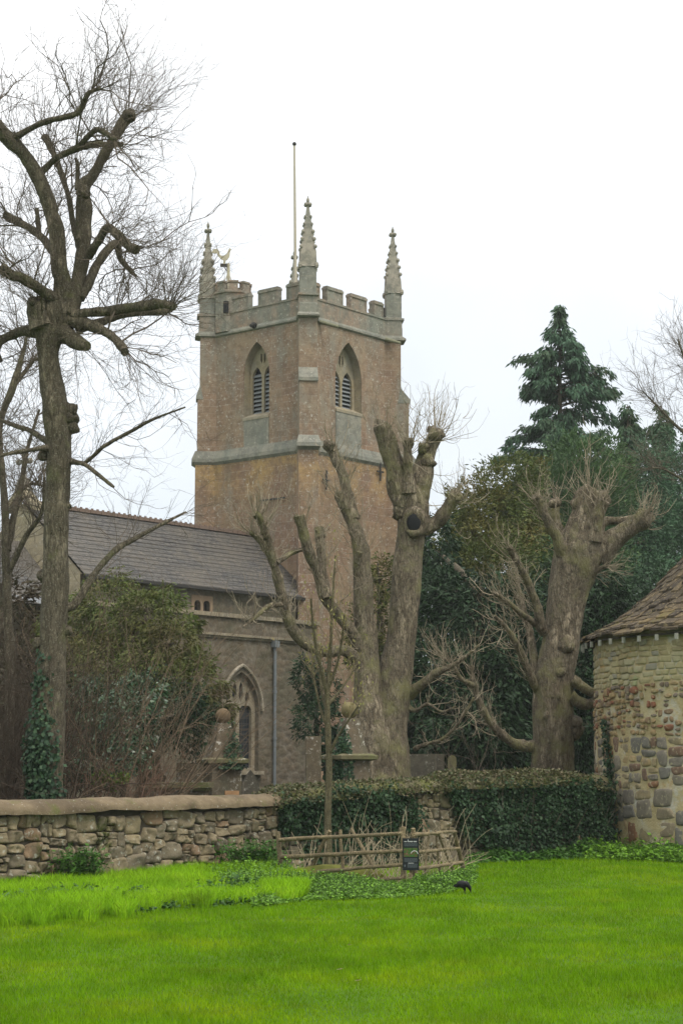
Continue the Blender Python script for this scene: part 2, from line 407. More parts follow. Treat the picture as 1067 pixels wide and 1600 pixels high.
def m_stone(name, cols, lich=(.34, .34, .28), moss=(.055, .065, .012), mossamt=.6, liam=(.6, .68), fine=.5):
    t = NT(name); o = t.co(); c = t.ramp(t.island(), cols, 'CONSTANT')
    n = t.noise(o, 9, 6, .65); c = t.mix(.55, c, t.ramp(n, [(.3, (.05, .045, .035)), (.7, (.36, .32, .25))]), 'SOFT_LIGHT')
    c = t.mix(t.ramp(t.noise(o, 3.3, 5, .6), [(.5, 0.0), (.68, .6)]), c, tuple(.5 * x for x in cols[0][1]))
    c = t.mix(t.ramp(t.noise(o, 12, 4, .6), [(liam[0], 0.0), (liam[1], .75)]), c, lich)
    c = t.mix(t.ramp(t.noise(o, 1.2, 6, .7), [(mossamt, 0.0), (mossamt + .08, .9)]), c, moss)
    t.col(c); t.bump(t.math('ADD', n, t.math('MULTIPLY', t.noise(o, 40, 4), .4)), fine, .02); return t.m
root = thing('stone_boundary_wall', 'long low rubble stone wall crossing the picture behind the lawn, rounded coping at its left', 'wall', (float(WL[60, 0]), float(WL[60, 1]), 0))
def w3(S, Z, H):
    p, t, n = wall_at(S); q = p.copy(); q[..., 2] = Z; return q + n * H[..., None]
zt = lambda s: np.interp(s, WS, WZ) - .24
rects = rubble(0, WS[-1] - .1, -.1, 1.0, .09, .29, .13, .52, 2.4, .004)
rects[:, 2:] = (rects[:, 2:] + .1) / 1.1 * (zt((rects[:, :1] + rects[:, 1:2]) / 2) + .1) - .1
part('stonework', stones(rects, w3, .07, 11, 13, .18, .75), m_stone('wall_stone', [(0, (.225, .19, .13)), (.22, (.27, .23, .155)), (.42, (.19, .165, .12)), (.6, (.295, .25, .165)), (.78, (.235, .205, .15)), (.94, (.24, .175, .115))], liam=(.58, .66), fine=1.0), root, smooth=True)
mb = MB(); ss = np.linspace(0, WS[-1] - .1, 90); p, t, n = wall_at(ss); f_ = lambda o, z: p * [1, 1, 0] + n * o + np.array([0, 0, 1.0]) * np.asarray(z)[:, None]
z1 = zt(ss) + .02; prof = [f_(0, z1 * 0 - .2), f_(0, z1), f_(-.5, z1), f_(-.5, z1 * 0 - .2)]
V = np.stack(prof, 1); b = np.arange(len(ss) - 1)[:, None] * 4 + np.arange(3); mb.add(V, np.stack([b, b + 1, b + 5, b + 4], -1).reshape(-1, 4)[:, ::-1])
part('mortar_core', mb, m_plain('wall_mortar', (.05, .042, .03), .95, var=.5, sc=9), root)
# coping: rounded render cap, mossy where the ivy begins
s_m = s_of(432)
def coping(sa, sb, top, sag, name, mat, lump, k):
    mb = MB(); ss = np.linspace(sa, sb, k); p, t, n = wall_at(ss); pr = []
    th = np.linspace(-.15, PI + .15, 13)
    for a in th:
        o = .09 + -.26 + .36 * math.cos(a); z = p[:, 2] - sag + sag * math.sin(a) if math.sin(a) > 0 else p[:, 2] - sag + .25 * math.sin(a)
        q = p * [1, 1, 0] + n * o; q[:, 2] = z; pr.append(q)
    V = np.stack(pr, 1); nn = vnoise(V * 1.1, 2) + .5 * vnoise(V * 5, 3); V[..., 2] += lump * nn; V += n[:, None] * (lump * .6 * vnoise(V * 3, 8))[..., None]
    m = len(th); b = np.arange(k - 1)[:, None] * m + np.arange(m - 1); mb.add(V, np.stack([b, b + 1, b + m + 1, b + m], -1).reshape(-1, 4)[:, ::-1])
    for e in (0, -1): mb.add(V[e], [tuple(range(m)) if e else tuple(reversed(range(m)))])
    return part(name, mb, mat, root, smooth=True)
def m_coping(name, a, b_, moss, lo, hi):
    t = NT(name); o = t.co(); n = t.noise(o, 5, 7, .65); c = t.ramp(n, [(.3, a), (.7, b_)])
    c = t.mix(t.ramp(t.noise(o, .9, 5, .6), [(.48, 0.0), (.6, .6)]), c, tuple(.55 * x for x in a))
    c = t.mix(t.ramp(t.noise(o, 2.0, 6, .7), [(lo, 0.0), (hi, .85)]), c, moss)
    c = t.mix(t.ramp(t.noise(o, 26, 3), [(.66, 0.0), (.72, .8)]), c, (.45, .43, .37)); t.col(c); t.bump(t.noise(o, 30, 6), .7, .02); return t.m
coping(0, s_m, 0, .19, 'coping', m_coping('coping_render', (.12, .09, .055), (.20, .155, .095), (.10, .11, .03), .56, .70), .028, 170)
coping(s_m + .01, WS[-1] - .15, 0, .19, 'coping', m_coping('coping_mossy', (.10, .085, .05), (.16, .14, .08), (.085, .095, .018), .40, .58), .025, 90)
# churchyard ground behind the wall
mb = MB(); k = 60; ss = np.linspace(0, WS[-1], k); p, t, n = wall_at(ss); a = p - n * .3; a[:, 2] = .55
rows = [a]
for yy, zz in ((46, .6), (60, .6), (90, .7), (300, .7), (1400, .7)):
    q = a.copy(); q[:, 1] = np.maximum(yy, a[:, 1] + .5); q[:, 0] = a[:, 0] * (yy / 34); q[:, 2] = zz; rows.append(q)
V = np.stack(rows); m = k; b = np.arange(len(rows) - 1)[:, None] * m + np.arange(m - 1); mb.add(V, np.stack([b, b + 1, b + m + 1, b + m], -1).reshape(-1, 4))
single('churchyard_ground', mb, m_plain('churchyard_earth', (.035, .045, .015), .95, var=.6, sc=3), kind='structure')
# ------------------------------------------------------------------ ivy on the wall
IVY = m_leaf('ivy_leaf', [(0.0095, 0.0269, 0.0101), (0.0152, 0.0404, 0.0151), (0.0228, 0.0561, 0.0202), (0.0428, 0.0785, 0.0336)], 1.2, .12, .6, spec=.25)
IVYB = m_leaf('ivy_leaf_pale', [(.06, .075, .02), (.10, .10, .04), (.05, .07, .025), (.15, .13, .07), (.09, .07, .04)], 1.2, .15, .5)
def ivy(name, pxa, pxb, dens, label, keep):
    mb = MB(); N = int((s_of(pxb) - s_of(pxa)) * dens); s = rng.uniform(s_of(pxa), s_of(pxb), N); p, t, n = wall_at(s)
    fz = rng.uniform(0, 1, N) ** .8; z = .05 + fz * (p[:, 2] - .10 - .05) + .08 * vnoise(np.stack([s * 3, 0 * s, 0 * s], -1), 77)
    px = np.interp(s, WS, wx); ok = keep(px, fz, vnoise(np.stack([s * 1.1, z * 1.3, 0 * s], -1), 31)); s, z, fz, p, t, n = (q[ok] for q in (s, z, fz, p, t, n))
    lump = .5 + .5 * vnoise(np.stack([s * 2.2, z * 2.2, 0 * s], -1), 12)
    off = .08 + rng.uniform(0, 1, len(s)) ** 1.5 * (.04 + .42 * np.clip(lump * 1.5 - .25, .02, 1) * (.3 + .8 * fz))
    c = p * [1, 1, 0] + n * off[:, None]; c[:, 2] = z + .05 * rng.normal(size=len(s))
    ax = nrm(np.array([0, 0, -1.0]) + n * rng.uniform(.1, .9, (len(s), 1)) + .6 * rng.normal(size=(len(s), 3)))
    sz = rng.uniform(.035, .09, len(s)); mb.leaves(c, ax, sz, sz * .9, side=nrm(n + .8 * rng.normal(size=n.shape)))
    o = wall_at(np.array(s_of((pxa + pxb) / 2)))[0]
    r = thing(name, label, 'ivy', (float(o[0]), float(o[1]), 0), 'ivy growing on the boundary wall')
    part('leaves', mb, IVY, r)
    # stems
    mb = MB(); T = int((s_of(pxb) - s_of(pxa)) * 9); s = rng.uniform(s_of(pxa), s_of(pxb), T); px = np.interp(s, WS, wx)
    s = s[keep(px, np.full(T, .5), np.zeros(T) + .2)]; T = len(s); p, t, n = wall_at(s); b0 = p * [1, 1, 0] + n * .12; b0[:, 2] = .1
    q, _ = grow(b0, np.array([0, 0, 1.0]) + .5 * t * rng.normal(size=(T, 1)), p[:, 2] * .85, 7, .25, .1); q[..., :2] = (q[..., :2] - b0[:, None, :2]) * .5 + b0[:, None, :2]
    part('stems', mb.hairs(q, taper(T, 7, .012, .006)), m_plain('ivy_stem', (.09, .075, .055)), r, kind='stuff')
    # dry litter and pale shoots over the top
    mb = MB(); N = int((s_of(pxb) - s_of(pxa)) * 1000); s = rng.uniform(s_of(pxa - 12), s_of(min(pxb + 40, 944)), N); p, t, n = wall_at(s)
    q_ = rng.uniform(-.45, .34, N); c = p + n * q_[:, None]; c[:, 2] += rng.uniform(-.05, .05, N) - .75 * np.clip(q_, 0, 1) + .13 * vnoise(np.stack([s * 1.3, 0 * s, 0 * s], -1), 5)
    mb.leaves(c, nrm(rng.normal(size=(N, 3)) * [1, 1, .5] + [0, 0, .25]), rng.uniform(.04, .09, N), rng.uniform(.03, .06, N))
    part('top_growth', mb, IVYB, r)
    return r
ivy('ivy', 428, 655, 2600, 'dark ivy curtain on the wall behind the rustic fence and sapling', lambda px, f, z: ((f > .25 + .4 * z) | (px > 455) & (z > -.5)) & ((px > 470) | (f > .45)) & (px < 645 + 20 * z))
ivy('ivy', 690, 945, 2900, 'dark ivy curtain covering the wall end beside the round stone building', lambda px, f, z: (px > 720 + 60 * z - 40 * f) | (f > .8))

# ------------------------------------------------------------------ damp spring air between here and the church
mb = MB(); mb.box((0, 70, 14), (260, 200, 34)); t = NT('damp_air'); t.t.nodes.remove(t.b)
pv = t.new('ShaderNodeVolumePrincipled', Color=(.86, .91, .89), Density=HAZE); pv.inputs['Anisotropy'].default_value = .2; t.t.links.new(pv.outputs[0], t.out.inputs['Volume'])
HZO = single('haze', mb, t.m, kind='stuff', label='thin pale damp air lying over the whole churchyard', cat='haze')
# ================================================================== church
aL = math.radians(39.6)
uL = np.array([-math.cos(aL), math.sin(aL), 0]); uR = np.array([math.sin(aL), math.cos(aL), 0]); Zv = np.array([0, 0, 1.0])
C0 = P(480, 697, 80) * [1, 1, 0]; S_ = 6.04
nLf = np.array([-math.sin(aL), -math.cos(aL), 0])      # outward normal of the left face (looks left and towards us)
nRf = np.array([math.cos(aL), -math.sin(aL), 0])       # outward normal of the right face
zn = lambda py: zat(py, 80)
ctr = C0 + uL * S_ / 2 + uR * S_ / 2
church = thing('church', 'old stone church with square pinnacled tower and grey slate nave roof behind the bare trees', 'church', tuple(ctr))
def corners(off):
    h = S_ / 2 + off; return [ctr - uR * h - uL * h, ctr + uR * h - uL * h, ctr + uR * h + uL * h, ctr - uR * h + uL * h]   # near, right, far, left (ccw from above)
KB = (.85, 1.0, 1.0, .12)      # the left corner buttress hardly steps out
def plan(off, bw, bp0, z):
    c = corners(off); pts = []
    for i in range(4):
        ein = nrm(c[i] - c[i - 1]); eout = nrm(c[(i + 1) % 4] - c[i]); D = nrm(ein - eout); h = bw / 2; bp = bp0 if bp0 < .5 else .42 + (bp0 - .42) * KB[i]
        T = np.array([-D[1], D[0], 0]); j1 = c[i] - ein * h * math.sqrt(2); j2 = c[i] + eout * h * math.sqrt(2)
        pts += [j1, c[i] + D * bp - T * h, c[i] + D * bp + T * h, j2]
    a = np.array(pts); a[:, 2] = z; return a
def m_ashlar(name, c0, c1, c2, grey, gamt, ochre=None, bw=.62, bh=.31, lich=.62):
    t = NT(name); uv = t.co('UV'); o = t.co()
    br = t.new('ShaderNodeTexBrick', Vector=uv, Scale=1.0, Color1=c0, Color2=c1, Mortar=tuple(.25 * x + .75 * y for x, y in zip(c0, (.33, .29, .23))), Bias=-.1)
    br.inputs['Mortar Size'].default_value = .012; br.inputs['Mortar Smooth'].default_value = .3; br.inputs['Brick Width'].default_value = bw; br.inputs['Row Height'].default_value = bh
    br.offset = .5; br.squash = 1.0
    c = t.mix(t.ramp(t.noise(o, .55, 6, .62), [(.4, 0.0), (.62, .85)]), br.outputs[0], c2)
    c = t.mix(t.ramp(t.noise(t.co('Object', (1, 1, .35)), .9, 7, .68), [(gamt, 0.0), (gamt + .16, .8)]), c, grey)
    if ochre:
        sx = t.new('ShaderNodeSeparateXYZ', Vector=o).outputs[2]
        m = t.math('MULTIPLY', t.ramp(t.math('DIVIDE', t.math('SUBTRACT', sx, ochre[1]), 6.0), [(0.0, 0.0), (.5, .05), (.66, .6), (.8, 1.0)]), t.ramp(t.noise(o, .7, 5, .6), [(.42, 0.0), (.6, .85)]))
        c = t.mix(m, c, ochre[0])
    c = t.mix(t.ramp(t.noise(o, 2.6, 6, .75), [(.46, 0.0), (.6, .6)]), c, tuple(.55 * x for x in c0))
    lm = t.math('MULTIPLY', t.ramp(t.noise(o, 8, 5, .75), [(lich - .05, 0.0), (lich + .02, .8)]), t.ramp(t.noise(o, 1.0, 4), [(.38, .1), (.55, 1.0)]))
    c = t.mix(lm, c, (.46, .44, .38)); t.col(c)
    t.bump(t.math('SUBTRACT', t.noise(o, 7, 6, .7), t.math('MULTIPLY', br.outputs['Fac'], .5)), .55, .04); return t.m
ASH = m_ashlar('tower_ashlar', (.262, .172, .112), (.185, .124, .09), (.262, .20, .133), (.20, .192, .155), .46)
ASHL = m_ashlar('tower_ashlar_low', (.25, .16, .103), (.18, .119, .086), (.255, .182, .112), (.195, .182, .146), .51, ((.36, .24, .095), 10.4), .75, .36)
GREY = m_ashlar('weathered_stone', (.215, .215, .18), (.18, .185, .158), (.25, .235, .185), (.15, .165, .14), .50, None, .8, .6, .64)
PANEL = m_ashlar('parapet_stone', (.225, .22, .18), (.24, .20, .155), (.29, .19, .13), (.16, .175, .145), .46, None, .9, 1.6, .62)
DARK = m_plain('opening_shade', (.012, .013, .014), .9, var=.3)  # near-black colour standing in for shade inside openings
OCH = m_ashlar('dressed_stone', (.33, .27, .165), (.30, .25, .16), (.26, .235, .18), (.22, .21, .17), .55, None, .7, .5, .66)
zs1, zs2, zset = zn(697), zn(495), zn(590)
zpar = zn(462)
low = MB(); zb = .3
low.loft([plan(.18, .9, 1.15, zb), plan(.18, .9, 1.15, zb + 1.2), plan(.05, .86, .90, zb + 1.45), plan(.05, .86, .76, zs1 - .15)], cap0=False)
part('tower_base_stage', low, ASHL, church, uv=True)
# belfry stage: faces 15 (left face) and 3 (right face) carry the windows
up = MB(); r0, r1, r2, r3 = plan(.0, .8, .72, zs1 - .1), plan(0, .8, .72, zset - .25), plan(0, .8, .36, zset + .35), plan(0, .8, .36, zs2 + .1)
up.loft([r0, r1, r2, r3], cap0=False, cap1=True, skip=(15, 3))
for i, c in enumerate(corners(0)):       # weathered set-offs on the buttresses
    if i == 2: continue
    D = nrm(c - ctr * [1, 1, 0]); D[2] = 0; T = np.array([-D[1], D[0], 0]); b_ = .42 + .30 * KB[i]; q = c * [1, 1, 0]; mb = MB(); h = .42
    V = [q + D * (b_ + .07) - T * h + Zv * (zset - .28), q + D * (b_ + .07) + T * h + Zv * (zset - .28), q + D * (b_ + .07) - T * h + Zv * (zset - .12), q + D * (b_ + .07) + T * h + Zv * (zset - .12), q + D * .34 - T * h + Zv * (zset + .42), q + D * .34 + T * h + Zv * (zset + .42), q + D * .2 - T * h + Zv * (zset - .28), q + D * .2 + T * h + Zv * (zset - .28)]
    mb.add(V, [(0, 1, 3, 2), (2, 3, 5, 4), (0, 2, 4, 6), (1, 7, 5, 3), (0, 6, 7, 1)]); part('buttress_weathering', mb, GREY, church, uv=True)
def arch(x0, x1, z0, zspring, ztop, n=9):
    "pointed arch outline, counter clockwise"
    xm = (x0 + x1) / 2; w = (x1 - x0) / 2; h = ztop - zspring
    pts = [(x0, z0), (x1, z0)]
    R = (w * w + h * h) / (2 * w)
    for k in range(n):
        a = math.asin(min(1, h / R)) * k / (n - 1); pts.append((x1 - R + R * math.cos(a), zspring + R * math.sin(a)))
    for k in range(n - 2, -1, -1):
        a = math.asin(min(1, h / R)) * k / (n - 1); pts.append((x0 + R - R * math.cos(a), zspring + R * math.sin(a)))
    return pts
j = .4 * math.sqrt(2)
def tower_window(pxa, pxb, pytop, pysill, pyslab, o, u, n, side):
    "o = near corner of the face, u runs away from it"
    a, b = onplane(pxa, pysill, o, n), onplane(pxb, pysill, o, n); k0, k1 = sorted((np.dot(a - o, u), np.dot(b - o, u)))
    mid = onplane((pxa + pxb) / 2, pytop, o, n); ztop = mid[2]; zsill = onplane((pxa + pxb) / 2, pysill, o, n)[2]
    wd = k1 - k0; hol = arch(k0, k1, zsill, ztop - wd * .95, ztop)
    outer = [(j, zs1 - .1), (S_ - j, zs1 - .1), (S_ - j, zs2 + .1), (j, zs2 + .1)]
    U = u; oo = o.copy(); oo[2] = 0
    if np.dot(np.cross(u, Zv), n) < 0:            # keep the outward normal
        U = -u; oo = o + u * S_; oo[2] = 0
        hol = [(S_ - x, z) for x, z in hol][::-1]; hol = arch(S_ - k1, S_ - k0, zsill, ztop - wd * .95, ztop)
        k0, k1 = S_ - k1, S_ - k0
    up.poly(oo, U, Zv, outer, [hol], depth=0, reveal=.04)
    rt = MB(); d_in = .44; oi = oo - n * d_in; hl = np.array(hol); q0 = oo - n * .04 + hl[:, :1] * U + hl[:, 1:] * Zv; q1 = q0 - n * (d_in + .2); k_ = len(hl); rt.add(np.concatenate([q0, q1]), [(i, k_ + i, k_ + (i + 1) % k_, (i + 1) % k_) for i in range(k_)])
    m = (k0 + k1) / 2; lw = wd * .5
    L = [arch(m - lw * .84, m - .07, zsill + .16, ztop - wd * 1.05, ztop - wd * .68), arch(m + .07, m + lw * .84, zsill + .16, ztop - wd * 1.05, ztop - wd * .68)]
    top = [[(m - .05, ztop - wd * .62), (m - .17, ztop - wd * .5), (m - .14, ztop - wd * .3), (m - .045, ztop - wd * .32)], [(m + .045, ztop - wd * .32), (m + .14, ztop - wd * .3), (m + .17, ztop - wd * .5), (m + .05, ztop - wd * .62)]]
    top = [t if sum(t[i][0] * t[(i + 1) % 4][1] - t[(i + 1) % 4][0] * t[i][1] for i in range(4)) > 0 else t[::-1] for t in top]
    rt.poly(oi, U, Zv, [(x, z) for x, z in hol], L + top, depth=.14)
    # sloping sill
    sl = np.array([oo + U * k0 + Zv * zsill + n * .05, oo + U * k1 + Zv * zsill + n * .05, oi + U * k1 + Zv * (zsill + .24), oi + U * k0 + Zv * (zsill + .24)])
    rt.add(np.concatenate([sl, sl - Zv * .12]), [(0, 1, 2, 3), (4, 5, 1, 0), (5, 6, 2, 1), (7, 4, 0, 3)])
    # hood moulding and arch chamfer ring
    win = part('belfry_window', rt, OCH, church, uv=True)
    lv = MB(); zz = zsill + .3
    while zz < ztop - wd * .8:
        for s in (-1, 1):
            c = oi - n * .14 + U * (m + s * (lw * .435)) + Zv * zz
            ax = [U, nrm(n * .75 - Zv * .66), nrm(np.cross(U, n * .75 - Zv * .66))]; lv.box(c, (lw * .76, .22, .03), ax)
        zz += .19
    part('louvres', lv, m_plain('louvre_slate', (.22, .235, .24), .8), church, parent=win)
    vd = MB(); vd.poly(oi - n * .32, U, Zv, [(k0 - .1, zsill), (k1 + .1, zsill), (k1 + .1, ztop + .1), (k0 - .1, ztop + .1)]); part('interior_shade', vd, DARK, church, parent=win)  # flat near-black sheet, the belfry's inner shade put into its colour
    # grey slab below the sill
    sb = MB(); zb_ = onplane((pxa + pxb) / 2, pyslab, o, n)[2]
    sb.box(oo + U * (m + (.03 * side)) + Zv * (zsill - .09 + zb_) / 2 + n * .0, (wd * .96, .05, zsill - .1 - zb_), [U, n, Zv])
    part('sill_panel', sb, GREY, church, uv=True, parent=win)
tower_window(380.5, 420.5, 534, 651, 702, C0, uL, nLf, 1)
tower_window(524, 565, 535, 643, 708, C0, uR, nRf, -1)
part('tower_belfry_stage', up, ASH, church, uv=True)
def string(z, h, o0, o1, name, bp, base=0.0, bw=.8):
    mb = MB(); g = lambda o, zz: plan(base + o, bw + 2 * o * .9, bp + o, zz)
    mb.loft([g(0, z - h * .5), g(o1, z - h * .28), g(o1, z), g(0.01, z + h * .62)]); part(name, mb, GREY, church, uv=True)
string(zs1, .58, 0, .11, 'string_course', .76, .05, .84); string(zs2, .26, 0, .10, 'string_course', .36)
# parapet block, merlons and caps
mb = MB(); mb.loft([plan(.03, .82, .38, zs2 + .05), plan(.03, .82, .38, zpar - .08)]); mb.loft([plan(.07, .9, .42, zpar - .08), plan(.07, .9, .42, zpar + .02), plan(-.05, .75, .3, zpar + .06)])
part('parapet', mb, PANEL, church, uv=True)
zm = zn(441.5)
def merlon(o, u, n, a, b):
    mb = MB(); c = o + u * (a + b) / 2 - n * .16; zc = (zpar + .03 + zm) / 2
    mb.box((c[0], c[1], zc), (b - a - .10, .24, zm - zpar - .03), [u, n, Zv])
    for e in (a + .04, b - .04): mb.box((*(o + u * e - n * .16)[:2], zc), (.09, .29, zm - zpar - .04), [u, n, Zv])
    mb.box((c[0], c[1], zm + .035), (b - a + .04, .34, .11), [u, n, Zv]); mb.box((c[0], c[1], zm + .12), (b - a - .03, .25, .06), [u, n, Zv])
    part('merlon', mb, PANEL, church, uv=True)
def kpos(px, py, u, n): return float(np.dot(onplane(px, py, C0, n) - C0, u))
for pa, pb in ((447, 467), (403, 433), (345, 388)): merlon(C0, uL, nLf, *sorted((kpos(pa, 460, uL, nLf), kpos(pb, 460, uL, nLf))))
for pa, pb in ((492, 500.5), (511.5, 536.5), (549, 573.5), (585, 599)): merlon(C0, uR, nRf, *sorted((kpos(pa, 460, uR, nRf), kpos(pb, 460, uR, nRf))))
cf = C0 + uL * S_ + uR * S_
for a, b in ((.5, 1.3), (1.8, 2.8), (3.4, 4.4), (4.9, 5.6)): merlon(cf, -uL, uR, a, b); merlon(cf, -uR, uL, a, b)
# pinnacles
ztip, zsh = zn(307), zn(411)
def pinnacle(c, D, zt_, zs_, w):
    root = MB(); D = nrm(D * [1, 1, 0]); T = np.array([-D[1], D[0], 0]); sq = lambda h, z: np.array([c[:2].tolist() + [z]] * 4) + np.array([-D - T, D - T, D + T, -D + T]) * h
    if True:
        root.loft([sq(w / 2 + .03, zs2), sq(w / 2 + .03, zs2 + .5), sq(w / 2, zs2 + .62), sq(w / 2, zs_)])
    p_ = part('pinnacle', root, GREY, church, uv=True)
    sp = MB(); H = zt_ - zs_
    sp.loft([sq(w * .50, zs_ - .02), sq(w * .46, zs_ + .35), sq(.05, zs_ + H * .86), sq(.04, zs_ + H * .9)], cap0=False)
    for dv in (D, -D, T, -T):     # gablets
        sd = np.cross(dv, Zv); b = c * [1, 1, 0] + dv * (w / 2 + .02)
        tri = [b - sd * (w / 2 + .05) + Zv * (zs_ - .25), b + sd * (w / 2 + .05) + Zv * (zs_ - .25), b + Zv * (zs_ + .55)]
        tri2 = [q - dv * .25 for q in tri]; sp.add(tri + tri2, [(0, 2, 1), (3, 4, 5), (0, 1, 4, 3), (1, 2, 5, 4), (2, 0, 3, 5)])
        k2 = nrm(dv + sd)
        sp.sphere(c * [1, 1, 0] + k2 * (w * .72) + Zv * (zs_ - .2), (.10, .10, .16), 6, 5)
    k = 0; nz = 5
    for q in range(nz):           # crockets climbing the four edges
        f = .14 + .62 * q / (nz - 1); z = zs_ + .35 + (H * .86 - .35) * f; hw = (w * .46) * (1 - f) + .05 * f
        for dv in (D + T, D - T, -D + T, -D - T): sp.sphere(c * [1, 1, 0] + dv * hw * 1.08 + Zv * z, (.085, .085, .10) if q < 3 else (.06, .06, .08), 6, 5)
    z = zs_ + H * .87
    for dv in (D + T, D - T, -D + T, -D - T): sp.sphere(c * [1, 1, 0] + dv * .09 + Zv * z, (.09, .09, .09), 6, 5)
    sp.sphere(c * [1, 1, 0] + Zv * (z + .02), (.1, .1, .12), 7, 5); sp.sphere(c * [1, 1, 0] + Zv * (zt_ - .2), (.075, .075, .13), 8, 6); sp.tube([c * [1, 1, 0] + Zv * (z), c * [1, 1, 0] + Zv * zt_], [.05, .02], 6)
    part('spire', sp, GREY, church, parent=p_)
cs = corners(.0)
for i, c in enumerate(cs):
    D = nrm(c - ctr * [1, 1, 0]); D[2] = 0; pinnacle(c * [1, 1, 0] + D * .05, D, ztip, zsh if i != 3 else zsh - .45, .72 if i != 2 else .6)
# stair turret at the left corner
tc_ = onplane(364, 470, C0 + nLf * -.62, nLf); tc_ = tc_ * [1, 1, 0]
oct_ = lambda r, z: np.array([[tc_[0] + r * math.cos(a), tc_[1] + r * math.sin(a), z] for a in np.arange(8) * PI / 4 + PI / 8 - aL])
zt0 = zat(455, 83); mb = MB(); mb.loft([oct_(.86, zs2 + .05), oct_(.86, zt0 - .1), oct_(.95, zt0 - .06), oct_(.95, zt0 + .03), oct_(.8, zt0 + .08)])
tur = part('stair_turret', mb, PANEL, church, uv=True)
for k in range(8):
    a = oct_(.88, 0)[k]; b = oct_(.88, 0)[(k + 1) % 8]; m = (a + b) / 2; t = nrm(b - a); n = np.array([t[1], -t[0], 0]); mb = MB()
    zz = zat(441, 83); mb.box(m - n * .1 + Zv * (zt0 + .05 + zz) / 2, (.40, .24, zz - zt0), [t, n, Zv]); mb.box(m - n * .1 + Zv * (zz + .03), (.46, .32, .08), [t, n, Zv]); part('merlon', mb, PANEL, church, uv=True, parent=tur)
v_ = onplane(353.5, 480, tc_ + np.array([-.15, -.80, 0]), np.array([0, -1.0, 0])); mb = MB(); mb.box(v_ + np.array([-.0, -.03, 0]), (.24, .16, .52)); part('slit_window', mb, DARK, church, parent=tur)  # solid near-black box, shade of the slit painted on
# weathercock on the turret
pt = tc_ + np.array([.0, 0, 0]); zc = zat(396, 83); x0 = P(357, 440, pt[1])[0]; pt[0] = x0
GOLD = m_plain('faded_gilding', (.42, .38, .27), .45, .3); IRON = m_plain('dark_iron', (.035, .033, .03), .7)
mb = MB(); mb.tube([pt + Zv * (zt0), pt + Zv * zat(405, 83)], [.10, .07], 8)
for a in range(4): mb.tube([pt + np.array([math.cos(a * PI / 2 + .5), math.sin(a * PI / 2 + .5), 0]) * .42 + Zv * (zt0 + .05), pt + Zv * zat(418, 83)], .018, 5)
wv = part('weather_vane', mb, GOLD, church)
pc = pt + Zv * zc; cock = [(-.62, .28), (-.55, .40), (-.38, .42), (-.28, .30), (-.24, .12), (-.12, .08), (.06, .16), (.14, .36), (.19, .46), (.27, .40), (.22, .28), (.20, .06), (.10, -.10), (.02, -.14), (.0, -.30), (-.10, -.30), (-.08, -.14), (-.22, -.06), (-.34, .08), (-.42, .24), (-.50, .18)]
mb = MB(); mb.poly(pc + np.array([-.15, -.03, 0]), np.array([1.0, 0, 0]), Zv, [(x, z) for x, z in cock][::-1] if False else cock[::-1], depth=.05, back=True); part('cockerel', mb, GOLD, church, parent=wv)
mb = MB(); mb.box(pc + np.array([-.2, 0, -.36]), (.36, .05, .16)); mb.tube([pc + np.array([-.2, 0, -.3]), pc + np.array([-.2, 0, -.45]), pt + Zv * (zc - .75)], .02, 5); part('vane_plate', mb, IRON, church, parent=wv)
# flagpole
fp = P(462.5, 440, 84.2) * [1, 1, 0]; ft = P(460, 225, 84.2); mb = MB(); mb.tube([fp + Zv * (zpar - .3), ft], [.085, .05], 10); fl = part('flagpole', mb, m_plain('flagpole_paint', (.40, .36, .28), .6), church, smooth=True)
mb = MB(); mb.sphere(ft, .10, 10, 7); part('finial', mb, IRON, church, parent=fl, smooth=True)
# iron wall anchors, water spouts, carved head
def anchor(px, py, u, n, cross=True, L=.5):
    c = onplane(px, py, C0 + n * .14, n); mb = MB(); mb.box(c, (L, .05, .07), [u, n, Zv])
    if cross: mb.box(c + n * .01, (.07, .045, .85), [u, n, Zv])
    part('wall_anchor', mb, IRON, church)
anchor(510, 750, uR, nRf); anchor(594, 737, uR, nRf); anchor(425, 780, uL, nLf, False, 1.5)
def spout(pa, pb, n, l):
    a = onplane(*pa, C0 + n * .05, n); d = nrm(n * 1.0 - Zv * .35 + uR * .25); mb = MB(); mb.tube([a, a + d * l], [.09, .06], 8); part('water_spout', mb, m_plain('spout_lead', (.20, .20, .13), .8), church)
spout((500, 503), 0, nRf, .95); spout((602, 530), 0, nRf, .8)
a = onplane(397, 508, C0 + nLf * .12, nLf); mb = MB(); mb.sphere(a, (.16, .2, .14), 9, 7, .25); mb.sphere(a + nLf * .18 - Zv * .05, (.09, .12, .08), 8, 6); part('gargoyle', mb, IRON, church)
# ------------------------------------------------------------------ nave, aisle, chancel
M0 = C0 + uL * S_ / 2 + nLf * .12; ax_ = -uR; sd_ = -uL                  # along the nave away from the tower; towards us
zr = onplane(391, 838, M0, nLf)[2]; we = 3.45; ze = onplane(452, 938, M0, nLf)[2]
def NV(t, w_, z): return M0 + ax_ * t + sd_ * w_ + Zv * z
